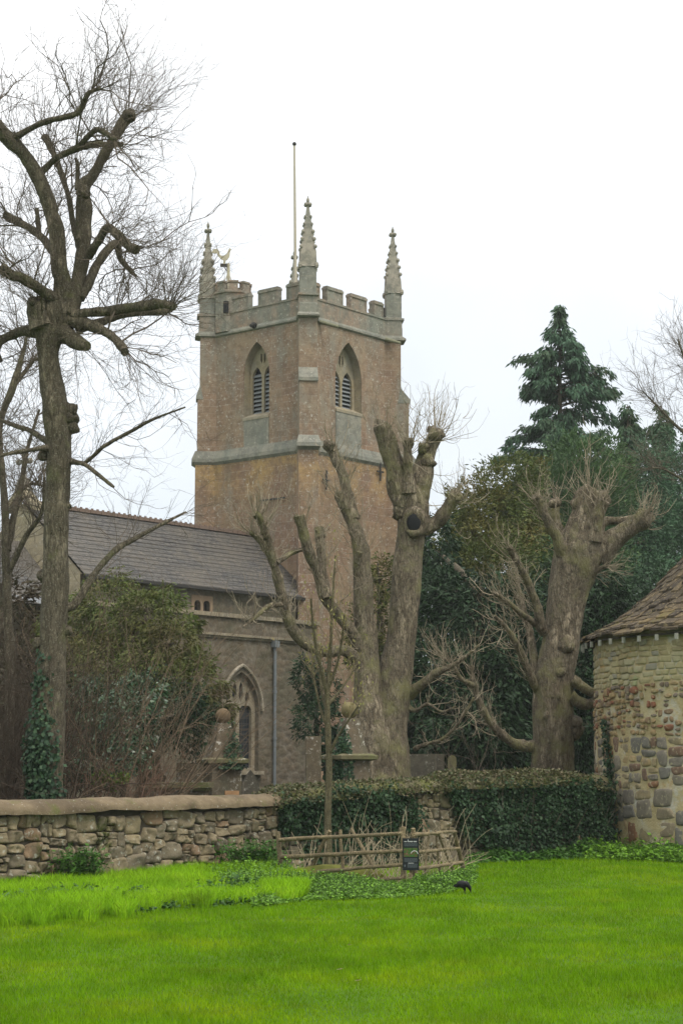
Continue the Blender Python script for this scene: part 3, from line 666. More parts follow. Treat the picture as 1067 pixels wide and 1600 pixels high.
# nave gable is at t where its ridge lies behind px 30
tg = 13.2
def m_slate():
    t = NT('slate_roof'); uv = t.co('UV'); o = t.co()
    br = t.new('ShaderNodeTexBrick', Vector=uv, Scale=1.0, Color1=(.070, .070, .070), Color2=(.108, .102, .094), Mortar=(.03, .028, .027)); br.inputs['Brick Width'].default_value = .34; br.inputs['Row Height'].default_value = .21; br.inputs['Mortar Size'].default_value = .022
    c = t.mix(t.ramp(t.noise(o, .7, 6, .65), [(.4, 0.0), (.65, .7)]), br.outputs[0], (.12, .105, .085))
    c = t.mix(t.ramp(t.noise(o, 6, 5, .7), [(.58, 0.0), (.66, .6)]), c, (.19, .17, .13)); t.col(c)
    n = t.new('ShaderNodeTexBrick', Vector=uv, Scale=1.0, Color1=(.2, .2, .2), Color2=(.9, .9, .9), Mortar=(0, 0, 0)); n.inputs['Brick Width'].default_value = .34; n.inputs['Row Height'].default_value = .21; n.inputs['Mortar Size'].default_value = .02
    t.bump(n.outputs[0], .8, .03); t.b.inputs['Roughness'].default_value = .65; return t.m
SLATE = m_slate()
mb = MB(); rows = 15
for k in range(rows):      # slate courses stepped up the slope, both sides
    for s in (1, -1):
        f0, f1 = k / rows, (k + 1) / rows; wa, wb = we * (1 - f0), we * (1 - f1); za, zb2 = ze + (zr - ze) * f0, ze + (zr - ze) * f1
        T = np.linspace(-.02, tg, 30); zz = .012 * vnoise(np.stack([T * 2, 0 * T + k, 0 * T], -1), 5)
        lo = np.array([NV(t, s * wa, za + .035 + q) for t, q in zip(T, zz)]); hi = np.array([NV(t, s * wb, zb2 + .005) for t in T]); lo2 = lo - Zv * .05
        m = len(T); i = np.arange(m - 1); F1 = np.stack([i + 1, i, m + i, m + i + 1], -1); 
        if s < 0: F1 = F1[:, ::-1]
        mb.add(np.concatenate([lo, hi]), F1); mb.add(np.concatenate([lo2, lo]), F1)
nroof = part('nave_roof', mb, SLATE, church, uv=True)
mb = MB(); q = 0
T = np.arange(0, tg, .30)
for k, t in enumerate(T):
    mb.box(NV(t + .15, 0, zr + .04), (.28, .30, .14), [ax_, sd_, Zv]); mb.box(NV(t + .08, 0, zr + .14), (.10, .05, .09), [ax_, sd_, Zv])
part('ridge_tiles', mb, m_plain('ridge_clay', (.16, .115, .09), .9), church, parent=nroof)
RUB = m_stone('church_rubble_flat', [(0, (.17, .14, .11)), (1, (.17, .14, .11))])
def m_wallrub(name, a, b, c3, moss):
    t = NT(name); uv = t.co('UV'); o = t.co(); v = t.new('ShaderNodeTexVoronoi', Vector=t.new('ShaderNodeMapping', Vector=uv, Scale=(2.3, 4.2, 1)).outputs[0], Scale=1.0, Randomness=.85)
    c = t.mix(t.ramp(v.outputs['Color'], [(.2, 0.0), (.8, 1.0)]), a, b); c = t.mix(t.ramp(v.outputs['Distance'], [(.45, 0.0), (.68, .7)]), c, c3)
    c = t.mix(t.ramp(t.noise(o, .8, 6, .65), [(.42, 0.0), (.6, .8)]), c, moss); n = t.noise(o, 6, 6, .7)
    c = t.mix(t.ramp(n, [(.35, .6), (.6, 0.0)]), c, tuple(.4 * x for x in a)); t.col(c); t.bump(t.math('SUBTRACT', n, v.outputs['Distance']), .7, .06); return t.m
CHW = m_wallrub('church_rubble', (.165, .13, .088), (.125, .105, .078), (.19, .168, .13), (.105, .098, .062))
# clerestory wall
mb = MB(); wn = 3.15; W0 = NV(0, wn, 0); nW = sd_; wu = -ax_       # u to the right as seen
def wl(px, py, w_):
    p = onplane(px, py, NV(0, w_, 0), sd_); return float(np.dot(p - NV(0, w_, 0), ax_)), p[2]
O = NV(tg, wn, 0); cu = lambda px, py, w_: (tg - wl(px, py, w_)[0], wl(px, py, w_)[1])
a0, a1 = cu(303.5, 955, wn), cu(313.5, 940, wn); b0, b1 = cu(317.5, 956, wn), cu(328, 941, wn)
H1 = arch(a0[0], a1[0], a0[1], a1[1] - .12, a1[1] + .05, 6); H2 = arch(b0[0], b1[0], b0[1], b1[1] - .12, b1[1] + .05, 6)
mb.poly(O, wu, Zv, [(0, .4), (tg, .4), (tg, ze + .1), (0, ze + .1)], [H1, H2], reveal=.25)
part('nave_wall', mb, CHW, church, uv=True)
mb = MB(); xs0, xs1 = a0[0] - .16, b1[0] + .16; mb.poly(O + sd_ * .02, wu, Zv, [(xs0, a0[1] - .12), (xs1, a0[1] - .12), (xs1, a1[1] + .25), (xs0, a1[1] + .25)], [H1, H2], depth=.06); cw = part('clerestory_window', mb, m_plain('orange_dressing', (.25, .18, .115), .9, var=.3, sc=4), church)
mb = MB(); mb.poly(O - sd_ * .2, wu, Zv, [(xs0, a0[1] - .1), (xs1, a0[1] - .1), (xs1, a1[1] + .2), (xs0, a1[1] + .2)]); GLASS = m_plain('leaded_glass', (.012, .014, .017), .25); part('pane', mb, GLASS, church, parent=cw)
mb = MB(); mb.box(NV(tg / 2, we + .02, ze - .06), (tg, .12, .11), [ax_, sd_, Zv]); part('gutter', mb, IRON, church, parent=nroof)
# aisle
wa_ = 6.6; ta0, ta1 = 3.4, 16.5; O = NV(ta1, wa_, 0); au = lambda px, py: (ta1 - wl(px, py, wa_)[0], wl(px, py, wa_)[1])
zc1 = au(380, 966)[1]; zc2 = au(380, 994)[1]
x0, z0 = au(349, 1206); x1, _ = au(404, 1200); ztp = au(377, 1050)[1]; zsp = au(390, 1108)[1]
AR = arch(x0, x1, z0, zsp, ztp)
mb = MB(); mb.poly(O, wu, Zv, [(0, .4), (ta1 - ta0, .4), (ta1 - ta0, zc1), (0, zc1)], [AR], reveal=.4)
e = NV(ta0, wa_, 0); mb.add([e + Zv * .4, e - sd_ * 3.4 + Zv * .4, e - sd_ * 3.4 + Zv * zc1, e + Zv * zc1], [(0, 1, 2, 3)])
part('aisle_wall', mb, CHW, church, uv=True)
LBR = m_ashlar('coping_stone', (.28, .23, .155), (.25, .21, .15), (.22, .19, .13), (.16, .155, .12), .5, None, 1.2, .4, .62)
mb = MB(); L = ta1 - ta0; mc = (ta0 + ta1) / 2
mb.box(NV(mc, wa_ - .1, zc1 + .05), (L + .1, .42, .16), [ax_, sd_, Zv]); mb.box(NV(mc, wa_ + .02, zc2), (L + .1, .26, .10), [ax_, sd_, Zv]); mb.box(NV(mc, wa_ + .0, zc2 - .09), (L + .1, .14, .10), [ax_, sd_, Zv])
part('parapet_moulding', mb, LBR, church, uv=True)
mb = MB(); mb.add([NV(ta0, wa_ - .25, zc1 - .3), NV(ta1, wa_ - .25, zc1 - .3), NV(ta1, wn - .05, zc1 + .5), NV(ta0, wn - .05, zc1 + .5)], [(0, 1, 2, 3)]); part('aisle_roof', mb, m_plain('lead_sheet', (.16, .17, .18), .6), church)
# aisle window: two lights with tracery, hood mould
w_ = x1 - x0; m = (x0 + x1) / 2; hz = ztp - zsp
mb = MB(); fr = .07 * w_
L1 = arch(x0 + .10 * w_, m - .05 * w_, z0 + .15, zsp - .12, zsp + .14); L2 = arch(m + .05 * w_, x1 - .10 * w_, z0 + .15, zsp - .12, zsp + .14)
dg = []
for cx, k in ((m - .27 * w_, .55), (m - .09 * w_, 1.0), (m + .09 * w_, 1.0), (m + .27 * w_, .55)):
    dg.append([(cx, zsp + .22), (cx + .065 * w_, zsp + .22 + hz * .22 * k), (cx + .05 * w_, zsp + .22 + hz * .46 * k), (cx, zsp + .22 + hz * .58 * k), (cx - .05 * w_, zsp + .22 + hz * .46 * k), (cx - .065 * w_, zsp + .22 + hz * .22 * k)])
mb.poly(O - sd_ * .2, wu, Zv, AR, [L1, L2] + dg, depth=.15)
aw = part('aisle_window', mb, LBR, church, uv=True)
mb = MB(); mb.poly(O - sd_ * .32, wu, Zv, [(x0, z0), (x1, z0), (x1, ztp), (x0, ztp)]); 
t = NT('leaded_lights'); v = t.new('ShaderNodeTexBrick', Vector=t.co('UV'), Scale=1.0, Color1=(.012, .014, .017), Color2=(.018, .021, .024), Mortar=(.045, .045, .045)); v.inputs['Brick Width'].default_value = .14; v.inputs['Row Height'].default_value = .2; v.inputs['Mortar Size'].default_value = .012; v.offset = 0
t.col(v.outputs[0]); t.b.inputs['Roughness'].default_value = .3; part('pane', mb, t.m, church, uv=True, parent=aw)
mb = MB(); big = [(m + (x - m) * 1.16, zsp + (z - zsp) * 1.17 + .02) for x, z in AR[1:]] ; hp = np.array([O + wu * x + Zv * max(z, zsp - .05) + sd_ * .04 for x, z in big]); mb.tube(hp, .075, 6); mb2 = part('hood_mould', mb, LBR, church, parent=aw)
mb = MB(); mb.box(O + wu * m + Zv * (z0 - .04) + sd_ * .06, (w_ * 1.1, .3, .14), [wu, sd_, Zv]); part('sill', mb, LBR, church, parent=aw)
# downpipe
tp, zp = wl(426.5, 1010, wa_); mb = MB(); mb.tube([NV(tp, wa_ + .12, zat(1008, 72)), NV(tp, wa_ + .12, .5)], .065, 8)
for zz in np.arange(1.2, zat(1008, 72), 1.8): mb.tube([NV(tp, wa_ + .12, zz), NV(tp, wa_ + .12, zz + .1)], .09, 8)
mb.box(NV(tp, wa_ + .13, zat(1004, 72)), (.26, .24, .26), [ax_, sd_, Zv]); part('drainpipe', mb, m_plain('pipe_paint', (.15, .165, .17), .55), church, smooth=False)
# gable end with coping and cross, then the chancel beyond
GB = m_ashlar('gable_stone', (.32, .27, .17), (.29, .25, .17), (.26, .23, .16), (.22, .21, .16), .58, None, .8, .4)
mb = MB(); O = NV(tg + .05, 0, 0)
for s in (1, -1):
    a = NV(tg - .15, s * (we + .25), ze - .02); b = NV(tg - .15, 0, zr + .42); 
    for q0, q1, hgt in ((a * .22 + b * .78, b, .26),):
        V = [q0, q1, q1 + Zv * hgt, q0 + Zv * hgt]; V2 = [x + ax_ * .5 for x in V]; mb.add(V + V2, [(0, 1, 2, 3), (7, 6, 5, 4), (3, 2, 6, 7), (1, 0, 4, 5), (0, 3, 7, 4)])
mb.add([NV(tg + .2, we, ze), NV(tg + .2, -we, ze), NV(tg + .2, 0, zr + .02), NV(tg + .1, we, ze), NV(tg + .1, -we, ze), NV(tg + .1, 0, zr + .02)], [(0, 2, 1), (3, 4, 5)])
mb.add([NV(tg + .2, we, .4), NV(tg + .2, -we, .4), NV(tg + .2, -we, ze), NV(tg + .2, we, ze)], [(0, 1, 2, 3)])
gb = part('nave_gable', mb, GB, church, uv=True)
mb = MB(); c = NV(tg + .1, 0, zr + .55); mb.box(c + Zv * .22, (.5, .5, .44), [ax_, sd_, Zv], .6); mb.box(c + Zv * .9, (.14, .14, 1.0), [ax_, sd_, Zv]); mb.box(c + Zv * 1.1, (.13, .62, .15), [ax_, sd_, Zv])
for s in (-1, 1): mb.sphere(c + Zv * 1.1 + sd_ * .33 * s, .13, 7, 5)
mb.sphere(c + Zv * 1.42, .13, 7, 5); part('gable_cross', mb, GREY, church, parent=gb)
mb = MB(); te = tg + 11; zr2, ze2, w2 = zr - 1.5, ze - 1.2, 2.9
for s in (1, -1): mb.add([NV(tg + .2, s * w2, ze2), NV(te, s * w2, ze2), NV(te, 0, zr2), NV(tg + .2, 0, zr2)], [(0, 1, 2, 3) if s < 0 else (3, 2, 1, 0)])
part('chancel_roof', mb, SLATE, church, uv=True)
mb = MB(); mb.add([NV(tg, w2 - .2, .4), NV(te, w2 - .2, .4), NV(te, w2 - .2, ze2 + .1), NV(tg, w2 - .2, ze2 + .1)], [(3, 2, 1, 0)]); part('chancel_wall', mb, CHW, church, uv=True)
# ================================================================== round stone building (dovecote)
DC_D = 43.6; dcx = P(1248, 1200, DC_D)[0]; DC = np.array([dcx, DC_D, 0]); RW = DC_D * 0 + (dcx - P(933, 1200, DC_D)[0]) * .995
RE = (dcx - P(906, 1005, DC_D)[0]) * .993; zev = zat(1006, DC_D)
dove = thing('round_dovecote', 'round yellowish rubble stone building with a conical stone tiled roof at the right edge', 'building', tuple(DC))
th0, th1 = PI * .92, PI * 1.97
arc = lambda a, r: np.stack([DC[0] + r * np.cos(a), DC[1] + r * np.sin(a)], -1)
def m_dove():
    t = NT('lime_mortar'); o = t.co(); n = t.noise(o, 2.2, 7, .65); c = t.ramp(n, [(.3, (.34, .265, .13)), (.5, (.41, .345, .19)), (.7, (.46, .42, .28))])
    c = t.mix(t.ramp(t.noise(o, 1.3, 6, .7), [(.52, 0.0), (.62, .85)]), c, (.45, .44, .38)); c = t.mix(t.ramp(t.noise(o, .9, 6, .7), [(.56, 0.0), (.64, .7)]), c, (.36, .22, .07)); t.col(c); t.bump(t.noise(o, 16, 6, .7), .8, .04); return t.m
mb = MB(); aa = np.linspace(th0, th1 + PI * .95, 110); zz = np.linspace(-.2, zev + .3, 60); A, Zz = np.meshgrid(aa, zz)
r = RW + .04 * (1 - Zz / zev) + .025 * vnoise(np.stack([A * 7, Zz * 1.3, 0 * A], -1), 2) + .02 * vnoise(np.stack([A * 26, Zz * 5, 0 * A], -1), 4)
V = np.stack([DC[0] + r * np.cos(A), DC[1] + r * np.sin(A), Zz], -1); k = len(aa); b = np.arange(len(zz) - 1)[:, None] * k + np.arange(k - 1)
part('wall', mb.add(V, np.stack([b, b + 1, b + k + 1, b + k], -1).reshape(-1, 4)), m_dove(), dove, smooth=True)
def d3(S, Z, H):
    a = S / RW; rr = RW + .02 + H; return np.stack([DC[0] + rr * np.cos(a), DC[1] + rr * np.sin(a), Z], -1)
s0, s1 = th0 * RW, th1 * RW
zA = zev - 1.05
up_ = rubble(s0, s1, zA, zev - .1, .10, .17, .16, .42, 3.0, .012, True)
DS = m_stone('dovecote_cream_stone', [(0, (.42, .38, .23)), (.3, (.39, .34, .20)), (.55, (.43, .40, .27)), (.8, (.36, .32, .20)), (.92, (.32, .31, .25))], lich=(.36, .40, .26), moss=(.30, .33, .17), mossamt=.62, liam=(.62, .72), fine=.35)
part('coursed_stonework', stones(up_, d3, .011, 41, 7, .07, .9), DS, dove, smooth=True)
lo_ = rubble(s0, s1, zA - 1.15, zA, .10, .22, .10, .30, 1.4, .03); lo_ = lo_[rng.uniform(0, 1, len(lo_)) > .22]
md_ = rubble(s0, s1, 1.45, zA - 1.15, .18, .44, .18, .5, 1.6, .02); md_ = md_[rng.uniform(0, 1, len(md_)) > .05]
bt_ = rubble(s0, s1, -.1, 1.45, .36, .70, .34, .9, 2.2, .02); bt_ = bt_[rng.uniform(0, 1, len(bt_)) > .03]
RS = m_stone('dovecote_rubble', [(0, (.23, .21, .17)), (.18, (.28, .24, .17)), (.34, (.20, .195, .175)), (.5, (.32, .27, .17)), (.62, (.25, .14, .08)), (.655, (.24, .22, .19)), (.84, (.22, .15, .11)), (.92, (.38, .30, .17))], lich=(.38, .34, .22), mossamt=.75, liam=(.56, .66))
SM = m_stone('dovecote_small_rubble', [(0, (.26, .19, .12)), (.2, (.33, .25, .14)), (.4, (.21, .17, .13)), (.55, (.27, .13, .08)), (.7, (.36, .28, .16)), (.85, (.22, .19, .16))], lich=(.40, .35, .21), mossamt=.78, liam=(.55, .66))
part('small_stonework', stones(lo_, d3, .035, 43, 8, .5, .6), SM, dove, smooth=True)
part('large_stonework', stones(np.concatenate([md_, bt_]), d3, .03, 45, 9, .28, .6), RS, dove, smooth=True)
# stone tile roof: overlapping courses of irregular tiles
apex = np.array([DC[0], DC[1], zat(742, DC_D)]); rowsN = 30; mb = MB(); tl = []
def rprof(f):                      # f 0 at eave, 1 at apex : radius and height with a flared foot
    r = RE * (1 - f); g = (RE - r) / RE; h = zev + .05 + (apex[2] - zev) * (g - .060 * math.sin(min(1, g / .5) * PI)); return r, h
f = 0.0; k = 0
while f < .93:
    st = .036 * (1 - .45 * f); r_, h_ = rprof(f); r2_, h2_ = rprof(min(.97, f + st * 1.55))
    a = th0 - .25 + random.uniform(0, .05)
    while a < th1 + .45:
        wdt = random.uniform(.18, .46) / max(r_, .5); b_ = a + wdt - .01 / max(r_, .5); m_ = .015 + random.uniform(.02, .05); jr = random.uniform(-.07, .06); lift = random.uniform(0, .06)
        q = []
        for ang, rr, hh in ((a, r_ + jr + random.uniform(-.02, .02), h_ - jr * .6), (b_, r_ + jr + random.uniform(-.02, .02), h_ - jr * .6), (b_, r2_, h2_), (a, r2_, h2_)):
            q.append(np.array([DC[0] + rr * math.cos(ang), DC[1] + rr * math.sin(ang), hh + lift]))
        t_ = [q[0] + Zv * m_, q[1] + Zv * m_, q[2] + Zv * .02, q[3] + Zv * .02]
        tl.append(q + t_); a = b_ + .012 / max(r_, .5)
    f += st; k += 1
tl = np.array(tl); ff = np.array([(4, 5, 6, 7), (0, 1, 5, 4), (1, 2, 6, 5), (3, 0, 4, 7), (3, 2, 1, 0)])
mb.add(tl.reshape(-1, 3), (ff[None] + (np.arange(len(tl)) * 8)[:, None, None]).reshape(-1, 4))
RT = m_stone('stone_tile', [(0, (.085, .07, .048)), (.2, (.12, .095, .062)), (.4, (.07, .058, .045)), (.6, (.145, .115, .07)), (.8, (.10, .082, .06)), (.94, (.17, .13, .065))], lich=(.28, .22, .12), moss=(.11, .095, .03), mossamt=.58, liam=(.56, .66), fine=.7)
rf = part('roof', mb, RT, dove)
mb = MB(); aa = np.linspace(0, 2 * PI, 60); ring = lambda rr, zz: np.stack([DC[0] + rr * np.cos(aa), DC[1] + rr * np.sin(aa), 0 * aa + zz], -1)
V = np.stack([ring(RW - .3, zev + .12), ring(RE - .16, zev - .02), ring(RE - .16, zev + .03)]); k = 60; b = np.arange(2)[:, None] * k + np.arange(k - 1); mb.add(V, np.stack([b, b + k, b + k + 1, b + 1], -1).reshape(-1, 4)); part('soffit', mb, m_plain('soffit_board', (.045, .038, .028), .9), dove, parent=rf)
RAF = m_plain('rafter_paint', (.27, .27, .23), .8)
for a in np.arange(th0, th1, .106):
    d = np.array([math.cos(a), math.sin(a), 0]); t = np.array([-d[1], d[0], 0]); mb = MB(); mb.box(DC + d * (RW + .30) + Zv * (zev - .07), (.05, .07, .13), [d, t, Zv]); part('rafter_foot', mb, RAF, dove)
mb = MB(); rr_, hh_ = rprof(.90); mb.loft([np.stack([DC[0] + q * np.cos(np.arange(16) * PI / 8), DC[1] + q * np.sin(np.arange(16) * PI / 8), 0 * np.arange(16) + z], -1) for q, z in ((rr_ + .1, hh_), (rr_ + .05, hh_ + .9), (rr_ * .6, hh_ + 1.2))]); part('cap', mb, RT, dove, parent=rf)
# ================================================================== trees
B_LIME = m_bark('lime_bark', (.105, .088, .058), (.23, .195, .135), (.125, .13, .05), 1.0, (.55, .75))
B_OLD = m_bark('old_bark', (.155, .125, .084), (.37, .31, .215), (.19, .18, .08), .8, (.48, .66), 1.0, .28)
B_TWIG = m_plain('twig_bark', (.11, .088, .066), .9, var=.4, sc=3)
B_TWIGP = m_plain('pale_twig_bark', (.26, .22, .155), .9, var=.4, sc=3)
B_RED = m_plain('red_twig_bark', (.13, .075, .05), .9, var=.4, sc=3)
def px3(rows, d, dd=(0, 0)):
    "rows of (px, py, r_px) -> world points and radii; dd = extra distance at root and tip"
    rows = np.asarray(rows, float); k = len(rows); e = np.linspace(dd[0], dd[1], k)
    pts = np.array([P(a, b, d + q) for (a, b, _), q in zip(rows, e)]); return np.concatenate([pts, (rows[:, 2] * (d + e) / F)[:, None]], 1)
class Tree:
    def __init__(s, name, label, rows, d, bark, cat='tree', group=None, dd=(0, 0), lump=.13, sides=18, base_z=None, seed=1, flare=0):
        s.d = d; s.bark = bark; s.seed = seed
        q = px3(rows, d, dd)
        if base_z is not None:
            f = q[0].copy(); f[2] = base_z; f[3] *= 1 + flare; q = np.concatenate([[f], q])
        s.root = thing(name, label, cat, tuple(q[0, :3]), group); s.limbs = []
        s.add('trunk', q, lump, sides, 7 if sides < 40 else 22)
    def add(s, name, q, lump, sides, k):
        w = spline(q, k); mb = MB(); w[:, 3] = np.maximum(w[:, 3], .004); s.seed += 1
        mb.tube(w[:, :3], w[:, 3], sides, lump * 1.3, True, s.seed, (.9 if name == 'trunk' else 1.3) / max(w[:, 3].max(), .05) * .55)
        if name == 'limb' and w[-1, 3] * F / s.d > 5.5:      # sawn, calloused end
            for e in range(3): mb.sphere(w[-2 - e, :3] + nrm(rng.normal(size=3) * [1, 1, .4]) * w[-1, 3] * .75, w[-1, 3] * rng.uniform(.4, .65), 9, 7, .5, s.seed + e)
        part(name, mb, s.bark, s.root, smooth=True); s.limbs.append(w); return w
    def limb(s, rows, dd=(0, 0), lump=.14, sides=12): return s.add('limb', px3(rows, s.d, dd), lump, sides if max(r[2] for r in rows) < 9 else 30, 6 if max(r[2] for r in rows) < 9 else 12)
    def burl(s, px, py, r, dd=0):
        mb = MB(); c = P(px, py, s.d + dd); mb.sphere(c, r * s.d / F, 14, 10, .35, s.seed + int(px)); mb.v = [q + .25 * r * s.d / F * vnoise(q * 1.6 / (r * s.d / F), int(py))[:, None] * nrm(q - c) for q in mb.v]; part('burl', mb, s.bark, s.root, smooth=True)
    def spray(s, src, n, L, mb, r0=.008, up=.12, out=.7, wob=.2, K=6, kids=4, kl=.45, lo=.0, bias=(0, 0, .6), kr=.6, gk=2):
        "twigs from a limb (array) starting at fraction lo"
        w = src; i = (rng.uniform(lo, 1, n) * (len(w) - 1)).astype(int); b = w[i, :3]; t = nrm(np.gradient(w[:, :3], axis=0))[i]
        d = nrm(t * rng.uniform(0, 1.0, (n, 1)) + out * rand_unit(n) + np.asarray(bias)); l = L * rng.uniform(.45, 1.2, n)
        p, dr = grow(b, d, l, K, wob, up); mb.hairs(p, taper(n, K, r0, r0 * .45))
        if kids:
            p2, d2 = offshoots(p, dr, kids, L * kl, 5, .55, wob, up); mb.hairs(p2, taper(len(p2), 5, r0 * kr, r0 * kr * .4)); 
            if gk: p3, d3 = offshoots(p2, d2, gk, L * kl * .5, 4, .6, wob, up); mb.hairs(p3, taper(len(p3), 4, r0 * kr * .6, r0 * kr * .3)); return p2, d2, p3
            return p2, d2, None
        return p, dr, None
    def twigs(s, mb, mat): o = part('twigs', mb, mat, s.root, kind='stuff'); return o
# ---- tall pollarded lime on the left
T = Tree('pollarded_tree', 'tall pollarded bare tree with ivy on its foot, left of the church tower', [(76, 1250, 24), (77, 1150, 23), (81, 1050, 22), (86, 960, 21), (88, 850, 21), (91, 760, 20), (93, 700, 21.5), (89, 645, 22), (79, 590, 18), (75, 550, 18), (80, 515, 24), (86, 490, 26), (92, 470, 22)], 36.5, B_LIME, base_z=.5, lump=.10, sides=40, flare=.15)
LM = dict(
 a=([(96, 492, 20), (98, 440, 14), (93, 419, 14), (90, 370, 13.5), (81, 333, 13), (70, 300, 12), (58, 270, 12), (39, 243, 11), (18, 222, 12), (3, 205, 12), (-14, 180, 11), (-22, 150, 9)], (0, -.6)),
 b=([(104, 492, 18), (121, 444, 12), (129, 399, 12.5), (132, 345, 12), (132, 294, 11), (147, 272, 8), (168, 234, 8.5), (189, 198, 9), (203, 178, 10)], (0, .8)),
 c=([(22, 216, 6), (66, 192, 5), (120, 177, 5), (138, 147, 4), (156, 138, 3)], (-.5, -1.4)),
 d=([(60, 275, 6), (90, 246, 5), (120, 231, 5), (144, 208, 4.5), (156, 203, 5), (180, 218, 4)], (-.2, -1.2)),
 e=([(90, 246, 5), (118, 234, 5), (150, 225, 5), (171, 226, 4.5), (192, 225, 4)], (-.5, .4)),
 f=([(124, 385, 6), (115, 351, 5), (108, 309, 4.5), (96, 270, 4.5), (84, 240, 5), (70, 213, 6)], (.5, 1.4)),
 g=([(121, 296, 4), (122, 262, 3.5), (119, 247, 2.5)], (.4, .5)),
 h=([(138, 400, 8), (150, 382, 7), (168, 358, 7), (186, 368, 7), (200, 383, 7), (213, 391, 7)], (0, -1.0)),
 i=([(126, 466, 8), (140, 440, 7.5), (150, 418, 7), (171, 387, 7), (183, 381, 6), (188, 403, 5), (202, 420, 4), (213, 432, 2.5)], (0, 1.2)),
 j=([(90, 398, 9), (78, 385, 7), (66, 371, 6), (42, 354, 6), (24, 344, 6.5), (10, 337, 7)], (0, 1.0)),
 k=([(62, 370, 4), (60, 345, 4), (58, 326, 3.5)], (.5, .6)),
 l=([(96, 476, 12), (80, 464, 10), (60, 450, 9), (36, 435, 8), (18, 430, 8), (5, 420, 9)], (0, -1.2)),
 m=([(112, 495, 11), (132, 490, 8), (168, 486, 8), (210, 480, 8), (249, 475, 8), (272, 479, 5.5)], (0, -.9)),
 n=([(120, 512, 10), (156, 504, 7), (186, 493, 6), (222, 488, 5.5), (258, 487, 5), (276, 478, 3)], (0, .8)),
 o=([(112, 500, 12), (141, 509, 10), (162, 517, 8.5), (180, 529, 7), (192, 543, 7), (196, 550, 6)], (0, -1.0)),
 p=([(80, 520, 14), (48, 517, 10), (34, 518, 8), (21, 523, 7), (3, 532, 7), (-18, 556, 7)], (0, .6)),
 q=([(66, 510, 20), (60, 492, 16), (57, 478, 16), (56, 470, 14)], (-.2, -.3)),
 r=([(100, 520, 18), (118, 534, 12), (136, 541, 8)], (0, -.5)),
 s=([(80, 692, 7), (66, 684, 5), (48, 673, 4.5), (30, 667, 4), (0, 656, 3)], (.1, .9)),
 t=([(80, 700, 7), (62, 701, 4), (30, 706, 3.5), (0, 712, 3)], (0, -.8)),
 u=([(108, 720, 6), (122, 723, 4), (135, 727, 3.5), (162, 748, 3), (178, 761, 2.5)], (0, -.8)),
 v=([(130, 726, 3.5), (148, 711, 3.2), (165, 696, 3.2), (210, 671, 2.6), (240, 655, 2.3), (290, 636, 1.2)], (-.2, -1.0)),
 w=([(96, 950, 7), (118, 944, 6), (144, 902, 5.5), (180, 860, 5), (210, 842, 4), (255, 818, 3), (291, 800, 1.5)], (.2, 1.5)),
 x=([(270, 505, 2.5), (276, 480, 2), (290, 503, 1.6), (322, 504, 1)], (-.8, -.8)),
 y=([(3, 530, 6), (-5, 548, 5), (2, 566, 4)], (.3, .4)))
LL = {k: T.limb(r, dd) for k, (r, dd) in LM.items() if k != 'x'}
for a in ((112, 655, 13), (113, 668, 11), (110, 640, 12), (70, 712, 9), (107, 790, 6), (68, 900, 10), (107, 985, 8), (62, 1005, 10), (122, 372, 5), (98, 392, 6), (204, 181, 10), (213, 390, 7), (130, 300, 11), (60, 476, 15)): T.burl(*a)
mb = MB()
for k, n, L, up, bias, lo in (('a', 70, 1.5, .10, (.1, 0, .5), .3), ('b', 46, 1.3, .10, (.3, 0, .5), .3), ('b', 46, 1.7, .08, (.35, 0, .8), .93), ('c', 44, 1.3, .10, (0, 0, 1.2), .3), ('c', 16, 1.1, .10, (.4, 0, .9), .9), ('d', 34, 1.2, .10, (.2, 0, .9), .3), ('e', 26, 1.1, .05, (.4, 0, .4), .3), ('f', 40, 1.2, .10, (0, 0, .8), .4),
        ('h', 56, 1.2, .05, (.7, 0, .3), .5), ('i', 40, 1.1, .05, (.7, 0, .0), .5), ('j', 60, 1.3, .05, (-.5, 0, .4), .4), ('k', 14, .8, .1, (0, 0, .8), .3), ('l', 50, 1.3, .04, (-.5, 0, .3), .4), ('m', 66, 1.1, .12, (.35, 0, 1.0), .45), ('m', 30, 1.2, .14, (.2, 0, 1.1), .9), ('n', 36, 1.2, .10, (.5, 0, .4), .4),
        ('o', 40, 1.1, .0, (.7, 0, -.2), .4), ('p', 46, 1.1, .02, (-.3, 0, .2), .3), ('q', 50, 1.1, .08, (-.3, 0, .8), .6), ('r', 26, 1.2, -.02, (.5, 0, -.2), .4), ('s', 18, 1.0, .05, (-.2, 0, .2), .2), ('t', 18, 1.0, .05, (-.2, 0, .2), .2), ('u', 16, .9, .02, (.5, 0, .1), .2), ('v', 26, 1.0, .05, (.6, 0, .1), .2), ('w', 30, 1.1, .06, (.5, 0, .4), .2), ('y', 14, .9, .0, (-.2, 0, 0), .2)):
    T.spray(LL[k], int(n * .62), L * 1.3, mb, r0=.007, up=up * .8, bias=bias, lo=lo * .6 if lo < .8 else lo, out=.85, kids=5, kl=.42, gk=2, kr=.5)
for k in 'abcdefhijlnop': T.spray(LL[k], 6, 1.5, mb, r0=.020, up=.08, out=.8, bias=(.1, 0, .5), lo=.3, kids=6, kl=.5, gk=3, kr=.42, wob=.28)
T.spray(T.limbs[0], 50, 1.0, mb, r0=.006, up=.0, bias=(0, 0, 0), lo=.45, kids=3, gk=1)
T.spray(T.limbs[0], 46, .9, mb, r0=.006, up=.05, bias=(.5, 0, .2), lo=.05, kids=3, gk=1)
T.twigs(mb, B_TWIG)
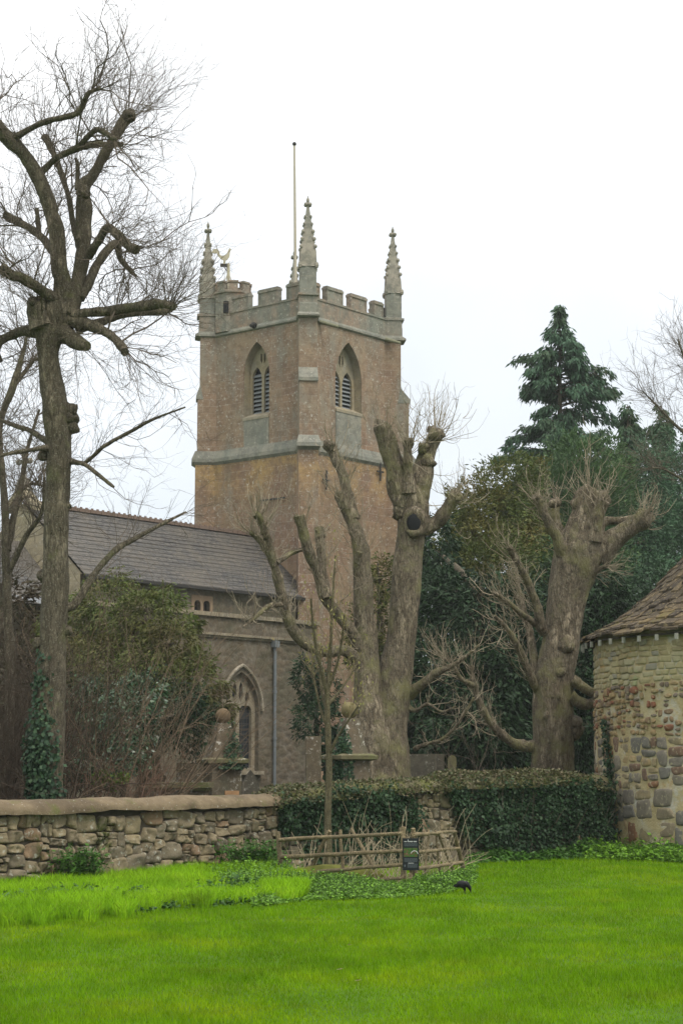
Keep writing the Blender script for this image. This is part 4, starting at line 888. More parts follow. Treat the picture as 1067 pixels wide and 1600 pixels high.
# ivy on its foot
def trunk_ivy(name, w, za, zb, dens, label, side=None, size=(.055, .11), group=None):
    z = w[:, 2]; n = dens; zz = za + (zb - za) * rng.uniform(0, 1, n) ** 1.6; keep = vnoise(np.stack([zz * 2.2, rng.uniform(0, 3, n), 0 * zz], -1), 6) > -.75 + .85 * (zz - za) / (zb - za); zz = zz[keep]; n = len(zz); i = np.clip(np.searchsorted(z, zz), 1, len(z) - 1)
    c = w[i, :3].copy(); c[:, 2] = zz; th = rng.uniform(-PI, PI, n) if side is None else side[0] + side[1] * np.clip(rng.normal(size=n) * .5, -1, 1) * (1.25 - .8 * (zz - za) / (zb - za))
    d = np.stack([np.cos(th), np.sin(th), 0 * th], -1); c += d * (w[i, 3] * 1.0 + .02 + rng.uniform(0, 1, n) ** 1.6 * (.12 + .2 * np.clip(vnoise(c * 1.5, 5), 0, 1)) * (1 - .6 * (zz - za) / (zb - za)))[:, None]
    ax = nrm(d * .5 + [0, 0, -1.0] + .5 * rng.normal(size=(n, 3))); sz = rng.uniform(*size, n); mb = MB(); mb.leaves(c, ax, sz, sz * .95, side=nrm(d + .4 * rng.normal(size=d.shape)))
    return single(name, mb, IVYT, label, 'ivy', loc=(float(w[0, 0]), float(w[0, 1]), float(za)), group=group)
IVYT = m_leaf('ivy_leaf_fresh', [(0.0115, 0.0332, 0.0149), (0.0173, 0.0458, 0.0198), (0.0252, 0.0627, 0.0248), (0.0504, 0.0885, 0.0372)], 1.2, .12, .55, spec=.25)
trunk_ivy('ivy', T.limbs[0], .6, 4.2, 4200, 'dark green ivy climbing the foot of the tall pollarded tree on the left', (PI * 1.27, 1.6))
# ---- centre pollard, two stems with broken tops and a knot hole
T = Tree('pollarded_tree', 'thick twin stemmed pollarded tree with a dark knot hole, before the tower', [(598, 1222, 46), (601, 1180, 40), (606, 1120, 34), (614, 1070, 30), (625, 1010, 24), (632, 950, 22.5), (636, 890, 22.5), (641, 840, 22), (645, 805, 25), (642, 780, 26), (637, 765, 24)], 45, B_OLD, base_z=.5, lump=.10, sides=64, seed=40, flare=.1)
CL = [T.limb(*a) for a in (
 ([(634, 790, 20), (626, 765, 19), (618, 738, 17), (610, 705, 15.5), (602, 680, 14), (594, 663, 12)], (0, -.3)),
 ([(646, 795, 22), (655, 760, 20), (660, 735, 17), (666, 712, 14), (674, 694, 12), (680, 680, 12), (681, 675, 11)], (0, .3)),
 ([(640, 770, 13), (638, 740, 8), (637, 715, 7.5), (637, 688, 7)], (-.3, -.5)),
 ([(648, 815, 17), (664, 824, 14), (680, 818, 11), (693, 803, 10), (703, 787, 9), (711, 775, 10)], (0, -.4)),
 ([(584, 1222, 40), (578, 1160, 33), (575, 1100, 26), (574, 1036, 20), (569, 961, 16), (567, 905, 15), (564, 860, 14), (556, 830, 12.5), (544, 803, 10.5), (536, 780, 10), (534, 772, 9)], (-.3, -.2)),
 ([(552, 812, 10), (547, 785, 9), (538, 750, 8), (530, 728, 8), (521, 708, 8.5), (514, 694, 9)], (-.2, .2)),
 ([(572, 1030, 14), (558, 1000, 10), (542, 978, 9), (526, 958, 9), (510, 936, 9), (497, 897, 8.5), (487, 872, 8.5), (478, 847, 8.5), (467, 806, 8)], (-.3, -1.2)),
 ([(512, 935, 7), (506, 905, 7), (503, 880, 6.5), (501, 858, 7), (498, 825, 7.5)], (-.9, -.4)),
 ([(574, 1045, 14), (556, 1026, 10), (535, 1017, 9.5), (508, 1018, 9), (484, 1010, 9), (468, 997, 8.5), (455, 978, 8.5), (445, 950, 8), (438, 920, 8), (430, 888, 7), (420, 865, 6.5), (410, 848, 5.5), (400, 838, 4), (391, 831, 3)], (-.3, -1.8)),
 ([(428, 885, 6), (420, 848, 6), (412, 826, 6.5), (405, 810, 6), (398, 802, 5)], (-1.4, -2.0)),
 ([(432, 880, 4), (452, 866, 4), (475, 857, 3.5)], (-1.4, -.6)),
 ([(440, 945, 4), (420, 947, 4), (402, 962, 3), (381, 980, 2)], (-1.5, -2.4)),
 ([(568, 930, 12), (560, 900, 8), (558, 880, 7), (562, 862, 5)], (-.2, -.6)),
 ([(640, 1086, 10), (650, 1076, 8), (662, 1067, 7), (680, 1052, 6), (700, 1043, 4), (722, 1030, 3), (748, 1008, 2)], (0, -1.0)),
 ([(636, 1105, 6), (650, 1110, 3), (668, 1100, 2.5), (690, 1112, 2), (712, 1104, 1.5)], (0, -.7)),
 ([(648, 1170, 4), (664, 1163, 3), (690, 1155, 2.5), (716, 1130, 2), (740, 1090, 2)], (.2, -.8)))]
for a in ((628, 800, 15), (661, 808, 12), (594, 667, 12), (681, 680, 12), (637, 693, 9), (712, 776, 11), (668, 722, 12), (660, 700, 10), (534, 776, 10), (515, 696, 9), (615, 1160, 18), (590, 1185, 22)): T.burl(*a, dd=-.05)
hole = P(646, 817, 45 - .37); mb = MB(); th = np.linspace(0, 2 * PI, 21); rim = np.array([hole + np.array([math.cos(a) * .20, -.0 + .04 * math.cos(2 * a), math.sin(a) * .25]) for a in th]); mb.tube(rim + .05 * vnoise(rim * 4, 9)[:, None], .10, 9, .6, False, 3, 3.0); part('knot_rim', mb, B_OLD, T.root, smooth=True)
mb = MB(); mb.sphere(hole + np.array([0, -.075, 0]), (.17, .05, .22), 14, 9); part('knot_hole_shade', mb, DARK, T.root, smooth=True)  # near-black bulge on the bark, painted as the shade of a hollow
mb = MB()
for i, n, L in ((0, 16, .9), (1, 28, 1.4), (2, 26, 1.2), (3, 26, 1.0), (4, 14, .8), (5, 22, .8), (6, 34, .9), (7, 24, .8), (8, 46, 1.0), (9, 26, .9), (11, 14, .8)): T.spray(CL[i], n, L, mb, r0=.011, up=.22, out=.8, bias=(0.1, 0, .35), lo=.6 if i < 4 else .35, kids=3, kl=.4, gk=1)
for i, n, L in ((13, 26, .8), (14, 12, .6), (15, 20, .8)): T.spray(CL[i], n, L, mb, r0=.009, up=.15, out=.9, bias=(.2, 0, .2), lo=.3, kids=2, kl=.4, gk=1)
T.spray(CL[4], 90, 1.0, mb, r0=.009, up=.25, out=1.0, bias=(-.25, -.3, .3), lo=.3, kids=2, gk=1)
T.twigs(mb, B_TWIGP)
CT = T
# ---- right pollard
T = Tree('pollarded_tree', 'stout leaning pollarded tree with a knobbly flat head beside the round building', [(862, 1222, 33), (863, 1160, 31), (864, 1100, 31), (870, 1040, 29), (878, 990, 28.5), (887, 930, 30), (898, 885, 36), (908, 855, 37), (915, 830, 31), (919, 805, 26), (919, 785, 24)], 47, B_OLD, base_z=.5, lump=.10, sides=64, seed=90, flare=.08)
RL = [T.limb(*a) for a in (
 ([(930, 870, 24), (952, 848, 18), (974, 832, 13), (990, 820, 13), (1002, 812, 14), (1008, 797, 9)], (0, -.3)),
 ([(925, 835, 14), (946, 815, 7), (975, 814, 6.5), (1000, 813, 9)], (.2, .1)),
 ([(900, 880, 20), (880, 860, 13), (871, 842, 9), (862, 826, 8), (848, 800, 7.5), (838, 776, 7)], (-.2, -.8)),
 ([(878, 850, 10), (872, 825, 7), (866, 805, 8), (868, 785, 8)], (.3, .5)),
 ([(926, 845, 14), (930, 820, 11), (937, 795, 9.5), (944, 782, 9)], (-.4, -.6)),
 ([(850, 988, 9), (843, 975, 8), (838, 945, 6.5), (827, 915, 6), (816, 892, 5.5), (804, 870, 5), (794, 854, 4)], (-.1, -1.2)),
 ([(846, 985, 6), (830, 970, 5), (814, 959, 4.5), (792, 940, 3.5), (770, 925, 2.5)], (0, -1.6)),
 ([(846, 1066, 8), (838, 1056, 7), (832, 1020, 6.5), (827, 990, 6), (818, 955, 5), (811, 922, 3.5), (806, 890, 2.5)], (-.2, .8)),
 ([(842, 1082, 8), (834, 1070, 7), (824, 1045, 6.5), (814, 1022, 6), (803, 1000, 5), (790, 980, 4), (772, 962, 2.5)], (0, -1.4)),
 ([(838, 1165, 11), (822, 1166, 9), (800, 1160, 7.5), (784, 1149, 7), (770, 1134, 6.5), (758, 1116, 6), (748, 1095, 5.5), (740, 1070, 4.5), (736, 1040, 3)], (0, -1.0)),
 ([(893, 1062, 10), (906, 1070, 8), (920, 1080, 7), (936, 1085, 6)], (-.2, -.2)),
 ([(890, 1088, 11), (903, 1096, 9), (918, 1101, 8), (936, 1095, 7)], (-.2, -.1)),
 ([(905, 905, 12), (920, 900, 6), (938, 888, 4), (950, 885, 3)], (0, -.4)),
 ([(740, 1072, 5), (720, 1060, 3.5), (705, 1035, 3), (690, 1028, 2)], (-1.0, -1.3)))]
for a in ((884, 1008, 12), (874, 1048, 10), (896, 1130, 14), (898, 1140, 12), (868, 1090, 9), (1005, 808, 15), (920, 782, 22), (905, 790, 14), (942, 780, 12), (930, 786, 13), (866, 786, 9), (838, 778, 8), (880, 845, 10), (849, 985, 9), (855, 1120, 8), (915, 840, 16)): T.burl(*a, dd=-.1 if a[0] not in (884, 874, 868, 855) else -.40)
mb = MB()
for i, n, L, b, up in ((0, 40, .9, (.35, -.2, .35), .22), (2, 34, .9, (-.4, -.2, .4), .22), (3, 22, .8, (-.2, 0, .6), .2), (4, 22, .8, (0, -.3, .6), .22), (5, 40, .9, (-.5, 0, .25), .22), (6, 26, .9, (-.5, 0, .2), .25), (7, 30, .8, (-.4, -.2, .3), .25), (8, 34, .9, (-.5, 0, .2), .28), (9, 44, 1.0, (-.6, -.1, .2), .3), (13, 26, .9, (-.6, 0, .2), .3), (12, 18, .8, (.8, -.2, 0), .05)):
    T.spray(RL[i], n, L, mb, r0=.011, up=up, out=.8, bias=b, lo=.35 if i < 5 else .2, kids=2, kl=.45, gk=1)
T.spray(T.limbs[0], 34, 1.0, mb, r0=.010, up=.14, out=1.1, bias=(0, -.2, .35), lo=.93, kids=2, gk=0); T.spray(T.limbs[0], 10, 1.7, mb, r0=.011, up=.10, out=.3, bias=(0, 0, 1.2), lo=.93, kids=1, gk=0)
T.spray(T.limbs[0], 60, .8, mb, r0=.009, up=.16, out=1.0, bias=(-.6, -.3, .1), lo=.3, kids=2, gk=0)
T.twigs(mb, B_TWIGP)
# ---- sapling in front of the wall
T = Tree('sapling', 'slender young tree with opening buds growing behind the rustic fence', [(513, 1330, 6.5), (512, 1280, 5.8), (514, 1200, 5.2), (512, 1130, 4.8), (511, 1090, 4.5), (514, 1050, 3.4), (517, 1000, 2.6), (519, 950, 2), (522, 900, 1.4), (524, 868, 1)], 33.6, m_bark('sapling_bark', (.10, .085, .045), (.19, .165, .09), None, 2, bump=.3), base_z=0, lump=.05, sides=10, seed=130)
SL = [T.limb(*a) for a in (
 ([(511, 1085, 4), (503, 1050, 3), (495, 1017, 2.6), (489, 975, 2), (486, 935, 1.4)], (0, -.4)),
 ([(512, 1115, 3), (504, 1085, 2.2), (500, 1050, 1.8), (503, 1010, 1.4)], (0, .5)),
 ([(513, 1140, 3), (500, 1105, 2), (490, 1060, 1.8), (484, 1045, 1.2)], (0, .4)),
 ([(513, 1075, 3), (526, 1040, 2.2), (534, 1000, 1.8), (538, 960, 1.2)], (0, -.3)),
 ([(513, 1100, 3), (530, 1080, 2), (545, 1060, 1.5), (556, 1040, 1)], (0, .4)),
 ([(514, 1180, 3), (528, 1150, 2), (548, 1120, 1.6), (562, 1100, 1)], (0, -.4)))]
mb = MB(); lf = MB(); cl = []
for l in SL + [T.limbs[0]]:
    for n_, L_ in ((12, .6),): 
        p, d, _ = T.spray(l, n_, L_, mb, r0=.006, up=.16, out=.6, bias=(0, 0, .7), lo=.45, kids=2, kl=.5, gk=0); cl.append(p[:, 1:].reshape(-1, 3)); 
T.twigs(mb, m_plain('sapling_twig', (.16, .13, .075), .9))
c = np.concatenate(cl); c = c[rng.uniform(0, 1, len(c)) < .42]; lf.leaves(c, rng.normal(size=c.shape) * .5 + [0, 0, 1.0], rng.uniform(.05, .10, len(c)), rng.uniform(.02, .035, len(c)))
part('buds', lf, m_leaf('bud', [(.22, .24, .05), (.30, .27, .10), (.26, .20, .10)], 1, .3), T.root, kind='stuff')
# ---- bare trees at both picture edges and the hazel scrub behind the lime
T = Tree('bare_tree', 'slim bare tree with crooked stems at the left edge behind the pollarded tree', [(14, 1240, 8), (16, 1100, 7.5), (13, 960, 7), (10, 880, 6.5), (9, 800, 6), (4, 740, 5.5), (0, 690, 5), (2, 655, 5), (18, 612, 6), (30, 575, 5), (38, 545, 3), (44, 520, 2)], 43, B_LIME, base_z=.6, lump=.08, sides=12, seed=160)
EL = [T.limb(*a) for a in (([(12, 860, 6), (24, 800, 5), (32, 765, 4.5), (44, 700, 3), (62, 640, 2)], (0, .8)), ([(5, 745, 5), (-8, 700, 4), (-14, 640, 3)], (0, -.6)), ([(20, 606, 4), (44, 575, 3.2), (58, 560, 2.5), (72, 575, 1.5)], (0, .5)), ([(12, 900, 5), (40, 840, 4), (66, 800, 3), (70, 745, 2)], (0, -.8)), ([(28, 770, 3.5), (50, 756, 2.5), (76, 762, 1.5)], (.5, .9)), ([(14, 960, 5), (-6, 900, 4), (-20, 830, 3)], (0, .7)))]
mb = MB()
for l in EL + [T.limbs[0]]: T.spray(l, 44, 1.3, mb, r0=.009, up=.08, out=.9, bias=(0, 0, .35), lo=.3, kids=4, gk=2)
T.twigs(mb, B_TWIG)
T = Tree('bare_tree', 'bare tree with arching branches at the right edge above the round building', [(1150, 1200, 16), (1146, 1000, 13), (1136, 850, 10), (1118, 720, 6), (1098, 640, 4), (1074, 575, 2.5), (1058, 530, 1.3)], 66, B_LIME, base_z=.7, lump=.08, sides=10, seed=190)
EL = [T.limb(*a) for a in (([(1120, 740, 5), (1082, 690, 3), (1050, 660, 2.2), (1024, 632, 1.5), (1004, 612, 1)], (0, -1)), ([(1112, 690, 4), (1086, 650, 2.6), (1070, 610, 2), (1074, 560, 1.4), (1072, 520, .9)], (0, 1)), ([(1128, 800, 5), (1080, 760, 2.6), (1040, 735, 1.7), (1012, 730, 1)], (0, -1.6)))]
mb = MB()
for l in EL + [T.limbs[0]]: T.spray(l, 34, 1.7, mb, r0=.010, up=.05, out=.8, bias=(-.4, 0, .4), lo=.4, kids=4, gk=2)
T.twigs(mb, B_TWIG)
B_SCRUB = m_plain('scrub_bark', (.062, .046, .032), .9, var=.5, sc=3)
B_HAZ = m_plain('hazel_bark', (.13, .095, .062), .9, var=.5, sc=3)
def scrub(name, label, px0, px1, d, n, H, lean, mat, zb=.55, r0=.011, kids=5, gk=2, cat='shrub', spread=.45, dj=1.2, up=.03):
    x = rng.uniform(px0, px1, n); b = np.array([P(a, 1200, d + q) for a, q in zip(x, rng.uniform(-dj, dj, n))]); b[:, 2] = zb
    dr = np.array([0, 0, 1.0]) + np.asarray(lean) + spread * rng.normal(size=(n, 3)) * [1, 1, .3]
    p, dd = grow(b, dr, H * rng.uniform(.6, 1.1, n), 9, .13, up); mb = MB(); mb.hairs(p, taper(n, 9, r0 * 1.6, r0 * .4), 4)
    p2, d2 = offshoots(p, dd, kids, H * .3, 5, .55, .2, .03, 2); mb.hairs(p2, taper(len(p2), 5, r0 * .6, r0 * .3))
    if gk: p3, d3 = offshoots(p2, d2, gk, H * .13, 4, .6, .2, .03); mb.hairs(p3, taper(len(p3), 4, r0 * .38, r0 * .2))
    r = thing(name, label, cat, tuple(b.mean(0))); part('stems', mb, mat, r, kind='stuff'); return r
scrub('hazel_shrub', 'leafless many stemmed hazel with long brown rods arching in front of the church roof', 85, 250, 40.5, 80, 5.2, (.30, 0, 0), B_HAZ, r0=.008, spread=.65)
scrub('dogwood_shrub', 'reddish brown twiggy bush just right of the ivy clad trunk', 105, 240, 38.6, 30, 2.0, (.1, 0, 0), B_RED, r0=.006, gk=3, spread=.8, kids=7)
scrub('bramble_thicket', 'dense brown leafless thicket filling the left edge behind the wall', -120, 110, 39.5, 240, 4.2, (0, 0, 0), B_SCRUB, r0=.009, gk=3, dj=2.0)
scrub('bare_shrub', 'pale bare shrub with thin upright stems between the two thick pollarded trees', 700, 790, 50, 9, 3.4, (0, 0, 0), B_TWIG, r0=.008)
# ================================================================== evergreens
def crown(mb, blobs, dens, L, W, droop=.7, shell=.45, lump=.35, seed=0, outw=.7):
    "blobs: (px,py,d,rx,ry) in photograph pixels -> clumped sprays through the volume"
    for bi, (px, py, d, rx, ry) in enumerate(blobs):
        c = P(px, py, d); k = d / F; R = np.array([rx * k, min(rx, ry * 1.2) * k * .9, ry * k]); n = int(dens * 7 * (R[0] * R[2]) + 60)
        u = rand_unit(n); rad = (shell + (1 - shell) * rng.uniform(0, 1, n) ** .6) * (1 + lump * vnoise(u * 2.3 + bi * 7.1, seed) + .6 * lump * vnoise(u * 6 + bi * 3.3, seed + 3))
        # gather sprays into twig clusters
        m = max(12, n // 26); ci = rng.integers(0, m, n); ctr_ = u[:m] * rad[:m, None]; q = ctr_[ci] + rng.normal(size=(n, 3)) * .11
        p = c + q * R; dirn = nrm(q * [1, 1, .6]) * outw + np.array([0, 0, -droop]) + .35 * rng.normal(size=(n, 3))
        mb.leaves(p, dirn, L * rng.uniform(.5, 1.4, n), W * rng.uniform(.6, 1.3, n))
def shade(mat_name, *c, **k): return m_leaf(mat_name, list(c), **k)
def evergreen(name, label, blobs, dens, L, W, mat, trunk, d, droop=.7, group=None, seed=0, cat='tree', shell=.45, zb=.6, stems=0):
    px, top, r = trunk; b = P(px, 1200, d); b[2] = zb; root = thing(name, label, cat, tuple(b), group)
    mb = MB(); t_ = P(px, top, d); w = spline(np.array([[*b, r], [*((b + t_) / 2 + [.1, 0, 0]), r * .7], [*t_, r * .15]]), 6); mb.tube(w[:, :3], w[:, 3], 9, .1, True, seed)
    for bx, by, bd, rx, ry in blobs:      # limbs reaching into each part of the crown
        e = P(bx, by, bd); i = int(np.clip(np.searchsorted(w[:, 2], e[2] - .6), 1, len(w) - 2)); mid = (w[i, :3] + e) / 2 + [0, 0, .1]; l = spline(np.array([[*w[i, :3], r * .4], [*mid, r * .3], [*e, r * .1]]), 4); mb.tube(l[:, :3], l[:, 3], 6, .1, False)
    part('trunk', mb, B_LIME, root, smooth=True)
    mb = MB(); crown(mb, blobs, dens, L, W, droop, shell, seed=seed); part('foliage', mb, mat, root, kind='stuff'); return root
# tall conifer: whorled boughs, each hung with drooping sprays
CON = m_leaf('cypress_spray', [(0.0329, 0.0789, 0.0444), (0.0475, 0.1052, 0.0575), (0.0693, 0.1409, 0.0718)], .5, .12, .6, clump=(0.0403, 0.0751, 0.0313))
def conifer(label, px, top, d, outline, n_b, mat, L, W, group, seed, zb=.6, name='conifer'):
    "outline: (py, left_px, right_px) half widths"
    b = P(px, 1200, d); b[2] = zb; t_ = P(px, top, d); root = thing(name, label, 'tree', tuple(b), group)
    mb = MB(); w = spline(np.array([[*b, .45], [*((b + t_) / 2), .25], [*t_, .02]]), 8); mb.tube(w[:, :3], w[:, 3], 10); k = d / F
    H = t_[2] - b[2]; f = rng.uniform(0, 1, n_b) ** .8; z = t_[2] - f * (t_[2] - zat(outline[-1][0], d)); py = np.interp(z, [zat(o[0], d) for o in outline][::-1], [o[0] for o in outline][::-1])
    az = rng.uniform(0, 2 * PI, n_b); cx = np.cos(az)
    rl, rr = np.interp(py, [o[0] for o in outline], [px - o[1] for o in outline]), np.interp(py, [o[0] for o in outline], [o[2] - px for o in outline])
    tier = .78 + .62 * vnoise(np.stack([z * .9, az * 1.0, 0 * z], -1), seed) + rng.uniform(-.10, .12, n_b)
    R = np.where(cx > 0, rr, rl) * k * tier; R = np.maximum(R, .12)
    base = np.stack([np.full(n_b, b[0]) + (t_[0] - b[0]) * 0, np.full(n_b, b[1]), z + R * .12], -1); base[:, 0] = np.interp(z, w[:, 2], w[:, 0])
    od = np.stack([np.cos(az), np.sin(az) * .9, .28 + 0 * az], -1); p, dr = grow(base, od, R, 8, .07, -.11); mb.hairs(p, np.tile(np.linspace(.045, .012, 8), (n_b, 1)), 4)
    part('trunk', mb, B_LIME, root)
    cs_ = []; ds_ = []
    per = np.clip((R * 15).astype(int), 5, 60)
    for q in range(n_b):
        m = per[q]; a = .22 + .78 * rng.uniform(0, 1, m) ** .75; i = a * 7; i0 = np.minimum(i.astype(int), 6); fr = (i - i0)[:, None]; c = p[q][i0] * (1 - fr) + p[q][i0 + 1] * fr
        sdv = np.cross(dr[q][i0], [0, 0, 1.0]); s_ = rng.normal(size=(m, 1)) * .14 * (.4 + R[q] * .26); c = c + sdv * s_ - np.array([0, 0, 1]) * np.abs(s_) * .4
        for e in range(6): cs_.append(c + rng.normal(size=c.shape) * .09); ds_.append(dr[q][i0] * .5 + sdv * np.sign(s_) * .35 + np.array([0, 0, -.75]) + .25 * rng.normal(size=c.shape))
    c = np.concatenate(cs_); dv = np.concatenate(ds_); mb = MB(); n = len(c); mb.leaves(c, dv, L * rng.uniform(.5, 1.4, n), W * rng.uniform(.6, 1.3, n)); part('foliage', mb, mat, root, kind='stuff'); return root
conifer('tallest dark blue green conifer with drooping tiers rising above the other evergreens', 874, 478, 92, [(478, 870, 878), (510, 858, 888), (530, 846, 902), (548, 846, 920), (560, 838, 926), (568, 815, 930), (585, 836, 938), (610, 812, 948), (640, 806, 962), (680, 792, 962), (720, 782, 968), (780, 770, 985), (900, 760, 1000), (1100, 750, 1000)], 520, CON, .34, .09, None, 3)
conifer('small narrow conifer just right of the tallest conifer', 980, 632, 84, [(632, 974, 986), (660, 962, 998), (700, 955, 1006), (760, 945, 1012), (900, 940, 1020)], 260, CON, .28, .08, None, 5)
conifer('small pointed conifer near the right edge under the bare branches', 1032, 628, 86, [(628, 1028, 1036), (660, 1016, 1048), (700, 1008, 1056), (780, 1000, 1064), (900, 995, 1070)], 260, CON, .28, .08, None, 6)
YEWO = m_leaf('olive_yew', [(0.0448, 0.0664, 0.0134), (0.0673, 0.0963, 0.0202), (0.0973, 0.1245, 0.0246)], .6, .15, .6, clump=(0.1123, 0.0963, 0.0225))
YEWG = m_leaf('green_cypress', [(0.0392, 0.0818, 0.0249), (0.0605, 0.1174, 0.0359), (0.0853, 0.1512, 0.0470)], .5, .15, .6, clump=(0.0463, 0.0854, 0.0331))
YEWD = m_leaf('dark_yew', [(0.0078, 0.0218, 0.0074), (0.0137, 0.0355, 0.0110), (0.0215, 0.0520, 0.0162)], .6, .1, .6)
YEWT = m_leaf('teal_cypress', [(0.0385, 0.0884, 0.0461), (0.0577, 0.1238, 0.0646), (0.0808, 0.1658, 0.0799)], .5, .12, .6, clump=(0.0424, 0.0796, 0.0369))
evergreen('yew_tree', 'brownish olive yew with a ragged top between the centre pollard and the tall conifer', [(792, 760, 66, 60, 48), (770, 810, 65, 72, 60), (735, 830, 64, 50, 60), (700, 880, 64, 50, 70), (760, 900, 63, 80, 80), (810, 800, 66, 50, 70), (830, 740, 67, 30, 30), (720, 790, 65, 26, 36)], 380, .17, .055, YEWO, (770, 790, .4), 66, .1, seed=11)
evergreen('cypress_tree', 'broad mid green cypress behind the flat head of the right pollard', [(900, 740, 74, 62, 55), (870, 790, 73, 70, 80), (930, 790, 73, 60, 80), (960, 760, 75, 40, 60), (900, 880, 72, 90, 90), (890, 700, 75, 26, 26), (945, 700, 75, 26, 24)], 340, .18, .055, YEWG, (905, 700, .4), 74, -.25, seed=12)
evergreen('cypress_tree', 'blue green cypress mass at the right edge behind the stone roof', [(1010, 760, 78, 50, 60), (1060, 760, 79, 60, 70), (990, 850, 76, 70, 80), (1060, 860, 77, 70, 90), (1010, 930, 74, 80, 70), (1120, 820, 80, 70, 90), (1050, 700, 80, 30, 36)], 320, .20, .06, YEWT, (1030, 720, .4), 78, .4, seed=13)
evergreen('yew_tree', 'very dark yew filling the gap between the two thick pollarded trees', [(690, 960, 58, 55, 80), (740, 980, 57, 70, 80), (800, 990, 57, 60, 80), (700, 1070, 56, 70, 80), (770, 1080, 56, 80, 80), (820, 1090, 56, 50, 90), (740, 1150, 55, 90, 60), (680, 860, 60, 34, 60), (668, 930, 60, 40, 60), (662, 1030, 59, 40, 70), (650, 1120, 59, 40, 60)], 320, .20, .08, YEWD, (750, 900, .4), 57, .5, seed=14)
evergreen('yew_tree', 'dark yew between the right pollard and the round stone building', [(930, 950, 60, 50, 70), (930, 1040, 59, 55, 80), (910, 1130, 58, 60, 80), (960, 1000, 60, 60, 80), (980, 1100, 60, 60, 90), (1040, 960, 61, 60, 60), (850, 960, 62, 50, 70), (850, 1060, 60, 50, 80)], 300, .20, .08, YEWD, (935, 930, .4), 60, .5, seed=15)
evergreen('yew_tree', 'dark evergreen seen between the two stems of the centre pollard', [(588, 960, 62, 24, 60), (600, 900, 62, 22, 40), (592, 1040, 61, 22, 60), (560, 1000, 62, 24, 50)], 380, .15, .05, YEWO, (590, 880, .2), 62, .3, seed=16)
evergreen('evergreen_shrub', 'dark green shrub against the aisle wall right of the drainpipe', [(478, 1060, 60, 26, 44), (505, 1080, 60, 32, 46), (490, 1130, 59, 40, 30)], 360, .14, .045, YEWD, (490, 1030, .12), 60, .4, seed=17, cat='shrub')
YEWL = m_leaf('golden_green_yew', [(0.0486, 0.0750, 0.0125), (0.0744, 0.1076, 0.0175), (0.1132, 0.1468, 0.0250)], .7, .15, .6, clump=(0.0890, 0.0815, 0.0224))
evergreen('yew_tree', 'large spreading olive green yew hiding the church wall behind the tall pollarded tree', [(225, 965, 50, 60, 46), (170, 960, 51, 60, 56), (275, 1005, 49, 48, 42), (315, 1070, 48, 42, 50), (250, 1050, 49, 76, 56), (170, 1050, 50, 80, 70), (250, 935, 51, 30, 20), (110, 990, 52, 60, 60), (338, 1115, 48, 30, 28), (292, 975, 50, 26, 20)], 520, .15, .045, YEWL, (230, 950, .35), 50, .55, seed=18)
evergreen('evergreen_shrub', 'very dark evergreen under the olive yew, left of the obelisk', [(260, 1120, 47, 70, 60), (190, 1130, 46, 70, 60), (310, 1130, 47, 40, 50), (140, 1120, 47, 60, 70)], 340, .14, .05, YEWD, (230, 1060, .2), 47, .5, seed=19, cat='shrub')
LAUR = m_leaf('glossy_laurel', [(0.0144, 0.0476, 0.0176), (0.0240, 0.0728, 0.0264), (0.0420, 0.1050, 0.0396), (0.0960, 0.1680, 0.0770)], 1, .1, .3, spec=.6)
evergreen('laurel_shrub', 'glossy dark leaved shrub right of the ivy covered trunk', [(220, 1090, 43, 40, 40), (190, 1130, 42, 44, 50), (170, 1190, 41, 60, 34), (150, 1100, 44, 40, 50), (232, 1130, 43, 28, 30), (110, 1190, 42, 40, 40)], 420, .11, .07, LAUR, (190, 1110, .1), 42.5, .5, seed=20, cat='shrub')
FRESH = m_leaf('fresh_leaf', [(.07, .14, .015), (.10, .19, .02), (.15, .24, .03)], 1, .3, .5)
evergreen('young_shrub', 'small bright lime green shrub peeping over the wall left of the chest tomb', [(158, 1212, 40, 14, 12), (190, 1216, 40, 12, 9), (170, 1224, 40, 16, 9)], 900, .08, .05, FRESH, (165, 1205, .03), 40, .0, seed=21, cat='shrub')
evergreen('brown_shrub', 'dull brown leafy undergrowth at the far left behind the wall', [(20, 1060, 46, 60, 80), (60, 1140, 45, 60, 80), (-20, 1160, 45, 60, 70), (10, 960, 48, 60, 60), (-70, 1040, 47, 70, 90), (110, 1160, 45, 40, 60)], 200, .16, .07, m_leaf('brown_leaf', [(.035, .026, .014), (.05, .036, .020), (.045, .045, .018)], 1, .15, .7), (20, 980, .2), 46, .3, seed=22, cat='shrub')

evergreen('hedge', 'dark far hedge closing the churchyard behind the tombs at right', [(x, 1165 + 14 * math.sin(x), 70, 60, 60) for x in range(560, 1180, 55)], 240, .3, .15, YEWD, (860, 1150, .15), 70, .3, seed=31, cat='hedge')
